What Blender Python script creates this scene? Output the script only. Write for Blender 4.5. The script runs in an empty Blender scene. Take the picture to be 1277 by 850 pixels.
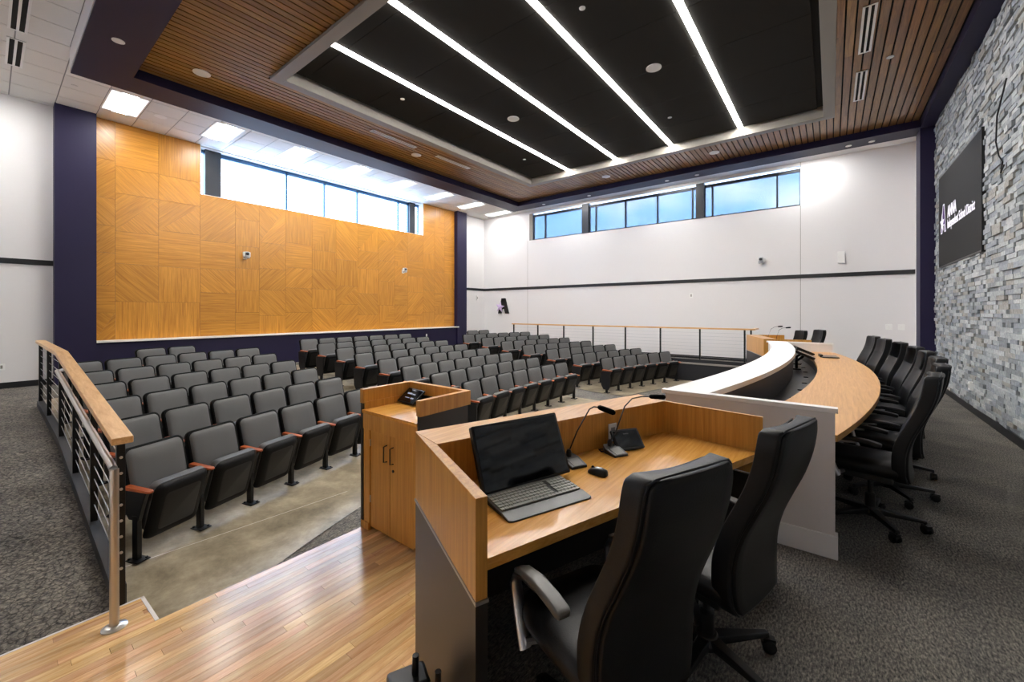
import bpy, bmesh, math, random
from mathutils import Vector, Matrix
R = math.radians
rng = random.Random(7)
scene = bpy.context.scene
COL = scene.collection

# ------------------------------------------------------------------ camera
FPX, HORIZON, YAW, EYE = 511.0, 388.0, 37.92, 1.60
cam_data = bpy.data.cameras.new('camera')
cam_data.sensor_width = 36.0
cam_data.lens = 36.0 * FPX / 1277.0
cam_data.shift_y = -(425.0 - HORIZON) / 1277.0
cam_data.clip_start = 0.05
cam = bpy.data.objects.new('camera', cam_data)
COL.objects.link(cam)
cam.location = (0, 0, EYE)
cam.rotation_euler = (R(90), 0, R(YAW - 90))
scene.camera = cam

# ------------------------------------------------------------------ world: bright sky with soft cloud
world = bpy.data.worlds.new('sky'); scene.world = world
world.use_nodes = True
wn, wl = world.node_tree.nodes, world.node_tree.links
wn.clear()
w_out = wn.new('ShaderNodeOutputWorld'); w_bg = wn.new('ShaderNodeBackground')
w_tc = wn.new('ShaderNodeTexCoord'); w_map = wn.new('ShaderNodeMapping')
w_map.inputs['Scale'].default_value = (1.0, 1.0, 2.6)
w_noise = wn.new('ShaderNodeTexNoise'); w_noise.inputs['Scale'].default_value = 3.2
w_noise.inputs['Detail'].default_value = 6
w_ramp = wn.new('ShaderNodeValToRGB')
w_ramp.color_ramp.elements[0].position = 0.44; w_ramp.color_ramp.elements[0].color = (0.27, 0.52, 0.92, 1)
w_ramp.color_ramp.elements[1].position = 0.68; w_ramp.color_ramp.elements[1].color = (0.88, 0.93, 1.0, 1)
wl.new(w_tc.outputs['Generated'], w_map.inputs['Vector'])
wl.new(w_map.outputs['Vector'], w_noise.inputs['Vector'])
wl.new(w_noise.outputs['Fac'], w_ramp.inputs['Fac'])
wl.new(w_ramp.outputs['Color'], w_bg.inputs['Color'])
w_bg.inputs['Strength'].default_value = 8.0
wl.new(w_bg.outputs['Background'], w_out.inputs['Surface'])

# ------------------------------------------------------------------ exposure and lamp strengths
scene.view_settings.view_transform = 'Standard'
scene.view_settings.look = 'None'
scene.view_settings.gamma = 1.0
scene.view_settings.use_curve_mapping = False
scene.view_settings.exposure = 1.15
try:
    scene.cycles.max_bounces = 8
    scene.cycles.diffuse_bounces = 5
    scene.cycles.glossy_bounces = 4
    scene.cycles.transparent_max_bounces = 12
    scene.cycles.sample_clamp_indirect = 6.0
    scene.cycles.caustics_reflective = False
    scene.cycles.caustics_refractive = False
except Exception:
    pass
LINEAR_POWER, TROFFER_POWER, DOWN_POWER = 42.0, 22.0, 60.0

# ------------------------------------------------------------------ key dimensions (metres)
XW, XN = 14.65, -1.5            # far side wall, near side wall
YB, YS = 13.10, -1.78           # back wall, stone wall
ZC, ZR, ZS = 5.96, 5.59, 5.75   # tile ceiling, beam underside, slat ceiling
ZW = -0.35                      # wooden stage floor (raised carpet platform is z = 0)
AX, AY = 7.27, -10.41           # centre of the curved seating rows
def floor_z(r):
    return min(0.05, -0.54 + max(0.0, r - 15.6) * 0.0863)

# ------------------------------------------------------------------ materials
MATS = {}
def srgb(h):
    h = h.lstrip('#'); v = [int(h[i:i + 2], 16) / 255 for i in (0, 2, 4)]
    return tuple((c / 12.92 if c <= 0.04045 else ((c + 0.055) / 1.055) ** 2.4) for c in v) + (1.0,)
def base_mat(name, rough=0.5, metal=0.0, spec=0.5):
    m = bpy.data.materials.new(name); m.use_nodes = True
    nt = m.node_tree; b = nt.nodes['Principled BSDF']
    b.inputs['Roughness'].default_value = rough; b.inputs['Metallic'].default_value = metal
    b.inputs['Specular IOR Level'].default_value = spec
    MATS[name] = m
    return m, nt, b
def plain(name, col, rough=0.5, metal=0.0, spec=0.5, bump=0.0, bscale=200.0):
    m, nt, b = base_mat(name, rough, metal, spec)
    b.inputs['Base Color'].default_value = srgb(col) if isinstance(col, str) else col
    if bump:
        tc = nt.nodes.new('ShaderNodeTexCoord'); n = nt.nodes.new('ShaderNodeTexNoise'); bp = nt.nodes.new('ShaderNodeBump')
        n.inputs['Scale'].default_value = bscale; n.inputs['Detail'].default_value = 3
        bp.inputs['Strength'].default_value = bump; bp.inputs['Distance'].default_value = 0.01
        nt.links.new(tc.outputs['Object'], n.inputs['Vector']); nt.links.new(n.outputs['Fac'], bp.inputs['Height'])
        nt.links.new(bp.outputs['Normal'], b.inputs['Normal'])
    return m
def ramp_node(nt, stops):
    r = nt.nodes.new('ShaderNodeValToRGB'); e = r.color_ramp.elements
    while len(e) < len(stops): e.new(0.5)
    for i, (p, c) in enumerate(stops):
        e[i].position = p; e[i].color = srgb(c) if isinstance(c, str) else c
    return r
def wood(name, c1, c2, scale=(1, 14, 14), rough=0.4, spec=0.5, vary=0.0, huev=0.0, freq=3.0, attr_rot=False, coat=0.0):
    m, nt, b = base_mat(name, rough, 0, spec)
    tc = nt.nodes.new('ShaderNodeTexCoord'); mp = nt.nodes.new('ShaderNodeMapping')
    mp.inputs['Scale'].default_value = scale
    src = tc.outputs['Object']
    oi = nt.nodes.new('ShaderNodeObjectInfo')
    if attr_rot:
        at = nt.nodes.new('ShaderNodeAttribute'); at.attribute_type = 'OBJECT'; at.attribute_name = 'grain'
        vr = nt.nodes.new('ShaderNodeVectorRotate'); vr.rotation_type = 'Y_AXIS'
        nt.links.new(src, vr.inputs['Vector']); nt.links.new(at.outputs['Fac'], vr.inputs['Angle'])
        src = vr.outputs['Vector']
    if vary or attr_rot:
        ad = nt.nodes.new('ShaderNodeVectorMath'); ad.operation = 'ADD'
        ml = nt.nodes.new('ShaderNodeMath'); ml.operation = 'MULTIPLY'; ml.inputs[1].default_value = 37.0
        nt.links.new(oi.outputs['Random'], ml.inputs[0])
        nt.links.new(src, ad.inputs[0]); nt.links.new(ml.outputs[0], ad.inputs[1]); src = ad.outputs[0]
    nt.links.new(src, mp.inputs['Vector'])
    n = nt.nodes.new('ShaderNodeTexNoise'); n.inputs['Scale'].default_value = freq
    n.inputs['Detail'].default_value = 7; n.inputs['Roughness'].default_value = 0.65; n.inputs['Distortion'].default_value = 0.6
    nt.links.new(mp.outputs['Vector'], n.inputs['Vector'])
    r = ramp_node(nt, [(0.32, c1), (0.68, c2)])
    nt.links.new(n.outputs['Fac'], r.inputs['Fac'])
    out = r.outputs['Color']
    if vary:
        h = nt.nodes.new('ShaderNodeHueSaturation')
        mr = nt.nodes.new('ShaderNodeMapRange'); mr.inputs['To Min'].default_value = 1 - vary; mr.inputs['To Max'].default_value = 1 + vary * 0.75
        nt.links.new(oi.outputs['Random'], mr.inputs['Value']); nt.links.new(mr.outputs['Result'], h.inputs['Value'])
        if huev:
            wn2 = nt.nodes.new('ShaderNodeTexWhiteNoise'); wn2.noise_dimensions = '1D'
            nt.links.new(oi.outputs['Random'], wn2.inputs['W'])
            mr2 = nt.nodes.new('ShaderNodeMapRange'); mr2.inputs['To Min'].default_value = 0.5 - huev; mr2.inputs['To Max'].default_value = 0.5 + huev
            nt.links.new(wn2.outputs['Value'], mr2.inputs['Value']); nt.links.new(mr2.outputs['Result'], h.inputs['Hue'])
        nt.links.new(out, h.inputs['Color']); out = h.outputs['Color']
    nt.links.new(out, b.inputs['Base Color'])
    if coat:
        b.inputs['Coat Weight'].default_value = coat; b.inputs['Coat Roughness'].default_value = 0.12
    return m
def carpet(name, cols, stretch=(1, 1, 1), crackle=0.0):
    m, nt, b = base_mat(name, 0.95, 0, 0.1)
    tc = nt.nodes.new('ShaderNodeTexCoord'); mp = nt.nodes.new('ShaderNodeMapping'); mp.inputs['Scale'].default_value = stretch
    nt.links.new(tc.outputs['Object'], mp.inputs['Vector'])
    n = nt.nodes.new('ShaderNodeTexNoise'); n.inputs['Scale'].default_value = 38; n.inputs['Detail'].default_value = 4; n.inputs['Roughness'].default_value = 0.75
    nt.links.new(mp.outputs['Vector'], n.inputs['Vector'])
    r = ramp_node(nt, cols); nt.links.new(n.outputs['Fac'], r.inputs['Fac'])
    out = r.outputs['Color']
    n2 = nt.nodes.new('ShaderNodeTexNoise'); n2.inputs['Scale'].default_value = 2.2; n2.inputs['Detail'].default_value = 3
    nt.links.new(tc.outputs['Object'], n2.inputs['Vector'])
    r2 = ramp_node(nt, [(0.3, (0.72, 0.72, 0.74, 1)), (0.7, (1.15, 1.12, 1.08, 1))])
    nt.links.new(n2.outputs['Fac'], r2.inputs['Fac'])
    mx = nt.nodes.new('ShaderNodeMixRGB'); mx.blend_type = 'MULTIPLY'; mx.inputs['Fac'].default_value = 1
    nt.links.new(out, mx.inputs['Color1']); nt.links.new(r2.outputs['Color'], mx.inputs['Color2']); out = mx.outputs['Color']
    if crackle:
        dn = nt.nodes.new('ShaderNodeTexNoise'); dn.inputs['Scale'].default_value = 9
        nt.links.new(tc.outputs['Object'], dn.inputs['Vector'])
        ad = nt.nodes.new('ShaderNodeMixRGB'); ad.blend_type = 'ADD'; ad.inputs['Fac'].default_value = 0.12
        nt.links.new(tc.outputs['Object'], ad.inputs['Color1']); nt.links.new(dn.outputs['Color'], ad.inputs['Color2'])
        v = nt.nodes.new('ShaderNodeTexVoronoi'); v.feature = 'DISTANCE_TO_EDGE'; v.inputs['Scale'].default_value = 22
        nt.links.new(ad.outputs['Color'], v.inputs['Vector'])
        rv = ramp_node(nt, [(0.0, (1 - crackle,) * 3 + (1,)), (0.12, (1, 1, 1, 1))])
        nt.links.new(v.outputs['Distance'], rv.inputs['Fac'])
        m2 = nt.nodes.new('ShaderNodeMixRGB'); m2.blend_type = 'MULTIPLY'; m2.inputs['Fac'].default_value = 1
        nt.links.new(out, m2.inputs['Color1']); nt.links.new(rv.outputs['Color'], m2.inputs['Color2']); out = m2.outputs['Color']
    nt.links.new(out, b.inputs['Base Color'])
    bp = nt.nodes.new('ShaderNodeBump'); bp.inputs['Strength'].default_value = 0.5; bp.inputs['Distance'].default_value = 0.006
    nt.links.new(n.outputs['Fac'], bp.inputs['Height']); nt.links.new(bp.outputs['Normal'], b.inputs['Normal'])
    return m
def emissive(name, col, strength):
    m = bpy.data.materials.new(name); m.use_nodes = True; nt = m.node_tree; nt.nodes.clear()
    o = nt.nodes.new('ShaderNodeOutputMaterial'); e = nt.nodes.new('ShaderNodeEmission')
    e.inputs['Color'].default_value = srgb(col) if isinstance(col, str) else col
    e.inputs['Strength'].default_value = strength
    nt.links.new(e.outputs[0], o.inputs['Surface']); MATS[name] = m
    return m
def stone_mat(name):
    m, nt, b = base_mat(name, 0.85, 0, 0.3)
    oi = nt.nodes.new('ShaderNodeObjectInfo'); at = nt.nodes.new('ShaderNodeAttribute'); at.attribute_name = 'rnd'
    ad = nt.nodes.new('ShaderNodeMath'); ad.operation = 'ADD'
    nt.links.new(oi.outputs['Random'], ad.inputs[0]); nt.links.new(at.outputs['Fac'], ad.inputs[1])
    fr = nt.nodes.new('ShaderNodeMath'); fr.operation = 'FRACT'; nt.links.new(ad.outputs[0], fr.inputs[0])
    r = ramp_node(nt, [(0.0, '#848a8f'), (0.2, '#a2a7ab'), (0.42, '#9298a0'), (0.6, '#adb1b4'), (0.78, '#9b9a96'), (0.9, '#b7babd'), (1.0, '#8f8e8c')])
    r.color_ramp.interpolation = 'CONSTANT'
    nt.links.new(fr.outputs[0], r.inputs['Fac'])
    tc = nt.nodes.new('ShaderNodeTexCoord'); n = nt.nodes.new('ShaderNodeTexNoise'); n.inputs['Scale'].default_value = 22; n.inputs['Detail'].default_value = 5
    nt.links.new(tc.outputs['Object'], n.inputs['Vector'])
    r2 = ramp_node(nt, [(0.3, (0.72, 0.72, 0.72, 1)), (0.7, (1.12, 1.12, 1.1, 1))]); nt.links.new(n.outputs['Fac'], r2.inputs['Fac'])
    mx = nt.nodes.new('ShaderNodeMixRGB'); mx.blend_type = 'MULTIPLY'; mx.inputs['Fac'].default_value = 1
    nt.links.new(r.outputs['Color'], mx.inputs['Color1']); nt.links.new(r2.outputs['Color'], mx.inputs['Color2'])
    nt.links.new(mx.outputs['Color'], b.inputs['Base Color'])
    bp = nt.nodes.new('ShaderNodeBump'); bp.inputs['Strength'].default_value = 0.6; bp.inputs['Distance'].default_value = 0.01
    nt.links.new(n.outputs['Fac'], bp.inputs['Height']); nt.links.new(bp.outputs['Normal'], b.inputs['Normal'])
    return m
def concrete(name):
    m, nt, b = base_mat(name, 0.36, 0, 0.45)
    tc = nt.nodes.new('ShaderNodeTexCoord'); n = nt.nodes.new('ShaderNodeTexNoise'); n.inputs['Scale'].default_value = 2.6; n.inputs['Detail'].default_value = 9
    n.inputs['Roughness'].default_value = 0.72; n.inputs['Distortion'].default_value = 0.25
    nt.links.new(tc.outputs['Object'], n.inputs['Vector'])
    r = ramp_node(nt, [(0.32, '#6f6654'), (0.5, '#988c76'), (0.68, '#b9ad95')]); nt.links.new(n.outputs['Fac'], r.inputs['Fac'])
    nt.links.new(r.outputs['Color'], b.inputs['Base Color'])
    return m
def glassy(name, tint, refl=0.08, mix_col=None, mix_fac=0.0):
    m = bpy.data.materials.new(name); m.use_nodes = True; nt = m.node_tree; nt.nodes.clear()
    o = nt.nodes.new('ShaderNodeOutputMaterial'); t = nt.nodes.new('ShaderNodeBsdfTransparent'); g = nt.nodes.new('ShaderNodeBsdfGlossy')
    t.inputs['Color'].default_value = tint; g.inputs['Roughness'].default_value = 0.02
    mx = nt.nodes.new('ShaderNodeMixShader'); mx.inputs['Fac'].default_value = refl
    nt.links.new(t.outputs[0], mx.inputs[1]); nt.links.new(g.outputs[0], mx.inputs[2]); out = mx
    if mix_col:
        d = nt.nodes.new('ShaderNodeBsdfDiffuse'); d.inputs['Color'].default_value = mix_col
        m2 = nt.nodes.new('ShaderNodeMixShader'); m2.inputs['Fac'].default_value = mix_fac
        nt.links.new(t.outputs[0], m2.inputs[1]); nt.links.new(d.outputs[0], m2.inputs[2]); out = m2
    nt.links.new(out.outputs[0], o.inputs['Surface']); MATS[name] = m
    return m

plain('wall_white', '#e8e6e6', 0.85, spec=0.2)
plain('trim_black', '#15171b', 0.5)
plain('purple', '#1b1537', 0.55, spec=0.35)
plain('beam_white', '#d9d6da', 0.7)
plain('tile', '#e6e4e0', 0.9, spec=0.1, bump=0.15, bscale=120)
plain('tile_grid', '#8f8f8d', 0.6)
plain('black_felt', '#2e2d2b', 0.95, spec=0.1, bump=0.2, bscale=90)
plain('void', '#0a0a0a', 0.9)
plain('coffer_grey', '#8f8b84', 0.55)
plain('fixture_white', '#eeeeec', 0.5)
plain('speaker_grey', '#bdb9b2', 0.7)
plain('black_metal', '#0d0e10', 0.4, spec=0.4)
plain('dark_curb', '#1b1c21', 0.55)
plain('steel', '#c9c5bf', 0.28, metal=1.0)
plain('chrome', '#dcdcdd', 0.28, metal=1.0)
plain('cable', '#b9bbbd', 0.3, metal=1.0)
plain('seat_fabric', '#575757', 0.5, spec=0.45, bump=0.25, bscale=420)
plain('seat_shell', '#08080a', 0.55, spec=0.22)
plain('seat_pipe', '#050506', 0.7, spec=0.15)
plain('leather', '#08090c', 0.42, spec=0.32, bump=0.05, bscale=160)
plain('arm_pad', '#55534e', 0.42)
plain('arm_black', '#17181a', 0.4)
plain('plastic_black', '#101113', 0.35)
plain('plastic_grey', '#3f4143', 0.4)
plain('key_grey', '#85867f', 0.45)
plain('screen', '#05060a', 0.06, spec=0.6)
plain('tv_face', '#111111', 0.6, spec=0.2)
plain('laminate_black', '#262422', 0.4, spec=0.45)
plain('panel_dark', '#0d0d0f', 0.45)
plain('counter_white', '#efeeed', 0.35, spec=0.45)
plain('divider_grey', '#dedad8', 0.6)
plain('cliff_grey', '#3c3d42', 0.6)
plain('tray_black', '#27282b', 0.4)
plain('alu_trim', '#a8a9ab', 0.35, metal=0.8)
plain('nosing', '#ded6cf', 0.4)
plain('plate_white', '#f1f1ef', 0.45)
plain('camera_grey', '#a9abae', 0.5)
plain('window_frame', '#23262c', 0.45)
plain('window_frame_flare', '#1f4f74', 0.45)  # back window frames: blue flare from the bright panes put into the colour
plain('sill_white', '#efebe4', 0.5)
plain('foam', '#08090a', 0.95, spec=0.1)
plain('lilac', '#cdb4dc', 0.35, spec=0.6)
plain('mouse_silver', '#9a9ca0', 0.3, metal=0.6)
concrete('concrete'); stone_mat('stone')
carpet('carpet', [(0.36, '#3c3c3d'), (0.52, '#716e69'), (0.66, '#9b968c')], (1, 2.6, 1), 0.0)
carpet('carpet_ramp', [(0.34, '#48484a'), (0.52, '#7a766f'), (0.68, '#a09a8f')], (1, 1, 1), 0.62)
wood('wood_floor', '#be8b55', '#e4bd89', (1.2, 16, 16), 0.2, 0.5, vary=0.25, huev=0.01, freq=2.2)
wood('wood_slat', '#6f4c25', '#a0733f', (0.8, 14, 14), 0.34, 0.5, vary=0.24, huev=0.008, freq=2.5)
wood('wood_veneer_wall', '#ac6e22', '#d7983b', (0.5, 13, 13), 0.32, 0.5, vary=0.09, freq=2.6, attr_rot=True)
wood('oak', '#ac7530', '#d09a4a', (22, 22, 0.7), 0.36, 0.5, freq=2.0)
wood('oak_top', '#bf8433', '#dea553', (1.0, 20, 20), 0.22, 0.5, freq=2.0)
wood('oak_dais', '#bb8344', '#d9a765', (1.2, 26, 26), 0.3, 0.5, freq=2.0)
wood('cap_oak', '#cb9556', '#eac089', (18, 1.0, 18), 0.34, 0.5, freq=2.0)
wood('arm_cherry', '#8e3f1c', '#b85f31', (14, 1.5, 14), 0.3, 0.5, freq=3.0)
emissive('lamp_linear', (1.0, 0.96, 0.90, 1), LINEAR_POWER)
emissive('lamp_troffer', (1.0, 0.985, 0.96, 1), TROFFER_POWER)
emissive('lamp_troffer_side', (1.0, 0.985, 0.96, 1), 0.62)
emissive('lamp_down', (1.0, 0.93, 0.84, 1), DOWN_POWER)
emissive('screen_white', (0.95, 0.9, 1.0, 1), 0.55)
emissive('screen_purple', (0.35, 0.2, 0.6, 1), 0.15)
emissive('screen_dim', (0.5, 0.52, 0.6, 1), 0.35)
glassy('glass', (0.97, 0.985, 1.0, 1), 0.05)
glassy('solar_shade', (0.60, 0.62, 0.66, 1), 0.0, (0.08, 0.09, 0.10, 1), 0.54)

# ------------------------------------------------------------------ mesh helpers
class MB:
    """collects shapes and builds ONE mesh"""
    def __init__(self): self.bm = bmesh.new()
    def add(self, verts, faces):
        vs = [self.bm.verts.new(v) for v in verts]
        for f in faces:
            try: self.bm.faces.new([vs[i] for i in f])
            except ValueError: pass
        return self
    def box(self, x0, x1, y0, y1, z0, z1, M=None):
        v = [(x0, y0, z0), (x1, y0, z0), (x1, y1, z0), (x0, y1, z0), (x0, y0, z1), (x1, y0, z1), (x1, y1, z1), (x0, y1, z1)]
        if M is not None: v = [M @ Vector(p) for p in v]
        return self.add(v, [(3, 2, 1, 0), (4, 5, 6, 7), (0, 1, 5, 4), (1, 2, 6, 5), (2, 3, 7, 6), (3, 0, 4, 7)])
    def prism(self, pts, z0, z1):
        """pts: plan outline, counter clockwise; z0/z1 number or list"""
        n = len(pts)
        za = z0 if isinstance(z0, (list, tuple)) else [z0] * n
        zb = z1 if isinstance(z1, (list, tuple)) else [z1] * n
        v = [(p[0], p[1], za[i]) for i, p in enumerate(pts)] + [(p[0], p[1], zb[i]) for i, p in enumerate(pts)]
        f = [tuple(range(n - 1, -1, -1)), tuple(range(n, 2 * n))] + [(i, (i + 1) % n, n + (i + 1) % n, n + i) for i in range(n)]
        return self.add(v, f)
    def tube(self, path, rad, seg=8, flat=None, side=None):
        """round tube through path points; rad number or list; flat=(sx, sz) squashes the section"""
        P = [Vector(p) for p in path]; n = len(P)
        rads = rad if isinstance(rad, (list, tuple)) else [rad] * n
        V, F = [], []
        up = Vector((0, 0, 1))
        for i in range(n):
            t = (P[min(i + 1, n - 1)] - P[max(i - 1, 0)]).normalized()
            u = up if abs(t.dot(up)) < 0.95 else Vector((0, 1, 0))
            a = t.cross(u).normalized(); b = a.cross(t).normalized()
            if side is not None: a = Vector(side); b = a.cross(t).normalized()
            for k in range(seg):
                th = 2 * math.pi * (k + 0.5) / seg
                ca, sa = math.cos(th), math.sin(th)
                fx, fz = flat if flat else (1, 1)
                V.append(P[i] + a * ca * rads[i] * fx + b * sa * rads[i] * fz)
        for i in range(n - 1):
            for k in range(seg):
                F.append((i * seg + k, i * seg + (k + 1) % seg, (i + 1) * seg + (k + 1) % seg, (i + 1) * seg + k))
        F.append(tuple(range(seg - 1, -1, -1))); F.append(tuple(range((n - 1) * seg, n * seg)))
        return self.add(V, F)
    def lathe(self, prof, seg=16, at=(0, 0, 0), M=None):
        V, F = [], []; n = len(prof)
        for r, z in prof:
            for k in range(seg):
                th = 2 * math.pi * k / seg
                p = Vector((r * math.cos(th), r * math.sin(th), z))
                if M is not None: p = M @ p
                V.append(p + Vector(at))
        for i in range(n - 1):
            for k in range(seg):
                F.append((i * seg + k, i * seg + (k + 1) % seg, (i + 1) * seg + (k + 1) % seg, (i + 1) * seg + k))
        F.append(tuple(range(seg - 1, -1, -1))); F.append(tuple(range((n - 1) * seg, n * seg)))
        return self.add(V, F)
    def grid(self, pts, nu, nv):
        """pts row-major nv rows of nu"""
        return self.add(pts, [(j * nu + i, j * nu + i + 1, (j + 1) * nu + i + 1, (j + 1) * nu + i) for j in range(nv - 1) for i in range(nu - 1)])
    def mesh(self, name, bevel=0.0, seg=2, smooth=True, M=None, angle=35, recalc=True, flat_big=True):
        bm = self.bm
        if recalc: bmesh.ops.recalc_face_normals(bm, faces=bm.faces)
        if bevel:
            norms = []
            for f in bm.faces:
                f.normal_update()
                if not any(f.normal.dot(q) > 0.9998 for q in norms): norms.append(f.normal.copy())
                if len(norms) > 60: break
            es = [e for e in bm.edges if len(e.link_faces) == 2 and e.calc_face_angle(0) > R(30)]
            res = bmesh.ops.bevel(bm, geom=es, offset=bevel, segments=seg, profile=0.5, affect='EDGES', clamp_overlap=True)
            if flat_big:
                for f in bm.faces:
                    f.normal_update(); f.smooth = not any(f.normal.dot(q) > 0.9998 for q in norms)
        flags = [f.smooth for f in bm.faces]
        if M is not None: bm.transform(M)
        me = bpy.data.meshes.new(name); bm.to_mesh(me); bm.free()
        if smooth:
            if not (bevel and flat_big): me.polygons.foreach_set('use_smooth', [True] * len(me.polygons))
            me.set_sharp_from_angle(angle=R(angle))
            if bevel and flat_big: me.polygons.foreach_set('use_smooth', flags)
        return me
def link(name, me, mat=None, parent=None):
    if mat is not None and len(me.materials) == 0: me.materials.append(MATS[mat])
    o = bpy.data.objects.new(name, me); COL.objects.link(o)
    if parent is not None: o.parent = parent
    return o
def obj(name, mb, mat, parent=None, bevel=0.0, seg=2, smooth=True, M=None, angle=35):
    return link(name, mb.mesh(name, bevel, seg, smooth, M, angle), mat, parent)
def tag(o, label, cat, group=None):
    o['label'] = label; o['category'] = cat
    if group: o['group'] = group
    return o
def thing(name, label, cat, loc=(0, 0, 0), rz=0.0, group=None):
    o = bpy.data.objects.new(name, None); COL.objects.link(o)
    o.location = loc; o.rotation_euler = (0, 0, rz); o.empty_display_size = 0.1
    return tag(o, label, cat, group)
def structure(o): o['kind'] = 'structure'; return o
def sobj(name, mb, mat, **k): return structure(obj(name, mb, mat, **k))
def copy_tree(o, parent=None):
    c = o.copy(); COL.objects.link(c); c.parent = parent
    for ch in list(o.children): copy_tree(ch, c)
    return c
def T(x, y, z): return Matrix.Translation((x, y, z))
def round_rect(w, h, r, k=4):
    out = []
    for cx, cy, a0 in ((w / 2 - r, -h / 2 + r, -90), (w / 2 - r, h / 2 - r, 0), (-w / 2 + r, h / 2 - r, 90), (-w / 2 + r, -h / 2 + r, 180)):
        for i in range(k + 1):
            a = R(a0 + 90 * i / k); out.append((cx + r * math.cos(a), cy + r * math.sin(a)))
    return out
def pillow(w, h, t, r, layers, k=4):
    """rounded slab in the XZ plane, front towards -Y; layers = [(inset, depth 0..1)] from back to front"""
    mb = MB(); V = []; F = []; n = None
    for ins, d in layers:
        ring = round_rect(w - 2 * ins, h - 2 * ins, max(0.004, r - ins * 0.6), k); n = len(ring)
        V += [(x, -d * t, z) for x, z in ring]
    for j in range(len(layers) - 1):
        for i in range(n):
            F.append((j * n + i, j * n + (i + 1) % n, (j + 1) * n + (i + 1) % n, (j + 1) * n + i))
    F.append(tuple(range(n - 1, -1, -1))); m = (len(layers) - 1) * n
    F.append(tuple(range(m, m + n)))
    mb.add(V, F)
    return mb
def text_mesh(body, size, depth, name='lettering', align='LEFT', bold=0.0, space=1.0):
    cu = bpy.data.curves.new(name, 'FONT'); cu.body = body; cu.size = size; cu.extrude = depth; cu.align_x = align
    cu.offset = bold; cu.space_character = space
    o = bpy.data.objects.new(name, cu); COL.objects.link(o)
    dg = bpy.context.evaluated_depsgraph_get(); dg.update()
    me = bpy.data.meshes.new_from_object(o.evaluated_get(dg))
    bpy.data.objects.remove(o); bpy.data.curves.remove(cu)
    return me
def ordinal(i): return ['first', 'second', 'third', 'fourth', 'fifth', 'sixth', 'seventh', 'eighth', 'ninth', 'tenth', 'eleventh', 'twelfth'][i]
def px_of(x, y, z):
    a = R(YAW); d = x * math.cos(a) + y * math.sin(a); u = x * math.sin(a) - y * math.cos(a)
    if d < 0.1: return None
    return 638.5 + FPX * u / d, HORIZON - FPX * (z - EYE) / d, d

# =====================================================================================
#  SETTING : floors
# =====================================================================================
# raked seating floor
nx, ny = 66, 62
pts = []
for j in range(ny):
    for i in range(nx):
        x = 0.50 + (13.45 - 0.50) * i / (nx - 1); y = 0.6 + (YB + 0.1 - 0.6) * j / (ny - 1)
        pts.append((x, y, floor_z(math.hypot(x - AX, y - AY))))
sobj('floor_light_block', MB().box(XN - 0.3, XW + 0.3, YS - 0.3, YB + 0.3, -0.85, -0.75), 'concrete')  # unseen slab added below the floors to stop sky light leaking in
floor = sobj('floor', MB().grid(pts, nx, ny), 'carpet')
def pad(s0, s1, r0, r1):
    mb = MB(); nu, nv = 30, 34; P = []
    for j in range(nv):
        r = r0 + (r1 - r0) * j / (nv - 1)
        for i in range(nu):
            s = s0 + (s1 - s0) * i / (nu - 1)
            x, y = AX + r * math.sin(s / r), AY + r * math.cos(s / r)
            x = max(0.60, min(13.3, x)); y = min(YB - 0.33, y)
            P.append((x, y, floor_z(math.hypot(x - AX, y - AY)) + 0.012))
    return mb.grid(P, nu, nv)
for s0, s1, r0, r1 in ((-7.3, -3.42, 15.22, 22.3), (-2.32, 1.72, 14.75, 22.6), (2.62, 6.9, 14.72, 22.6)):
    obj('concrete_slab', pad(s0, s1, r0, r1), 'concrete', floor)

P = []
for i in range(30):
    x = 0.62 + 2.5 * i / 29
    for yv in (4.505, 4.513): P.append((x, yv, floor_z(math.hypot(x - AX, yv - AY)) + 0.0135))
obj('slab_joint', MB().grid(P, 2, 30), 'nosing', floor)
# wooden stage floor: slab plus planks
STAGE = [(XN, YS), (3.6, YS), (3.6, 3.36), (0.67, 3.36), (0.65, 3.71), (XN, 3.71)]
stage = sobj('floor_stage', MB().prism(STAGE, -0.62, ZW - 0.006), 'wood_floor')
pw = 0.062; y = 3.36; row = 0
nboards = 0
while y > 1.02:
    x = XN - rng.random() * 0.9
    while x < 3.6:
        L = 0.6 + rng.random() * 1.1
        xa, xb = max(XN, x), min(3.6, x + L); x += L
        if xb - xa < 0.03: continue
        pts_ = px_of((xa + xb) / 2, y - pw / 2, ZW)
        obj('plank', MB().box(xa + 0.0007, xb - 0.0007, y - pw + 0.0007, y - 0.0007, ZW - 0.006, ZW), 'wood_floor', stage, smooth=False); nboards += 1
    y -= pw; row += 1
yy = 3.36
while yy < 3.70:
    x = XN - rng.random() * 0.9
    while x < 0.66:
        L = 0.6 + rng.random() * 0.9
        xa, xb = max(XN, x), min(0.655, x + L); x += L
        if xb - xa < 0.03: continue
        obj('plank', MB().box(xa, xb - 0.0007, yy + 0.0007, min(yy + pw, 3.70), ZW - 0.006, ZW), 'wood_floor', stage, smooth=False)
    yy += pw
obj('nosing', MB().box(XN, 0.66, 3.70, 3.716, ZW - 0.03, ZW + 0.002), 'nosing', stage)
obj('nosing', MB().prism([(0.655, 3.36), (0.675, 3.36), (0.665, 3.716), (0.645, 3.716)], ZW - 0.03, ZW + 0.002), 'nosing', stage)

# carpeted ramp along the near side
prof = [(3.716, -0.352), (4.0, -0.31), (7.2, 0.02), (YB + 0.1, 0.05)]
P = []
for yv, zv in prof: P += [(XN, yv, zv), (0.54, yv, zv)]
sobj('floor_ramp', MB().grid(P, 2, len(prof)), 'carpet_ramp')
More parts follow.
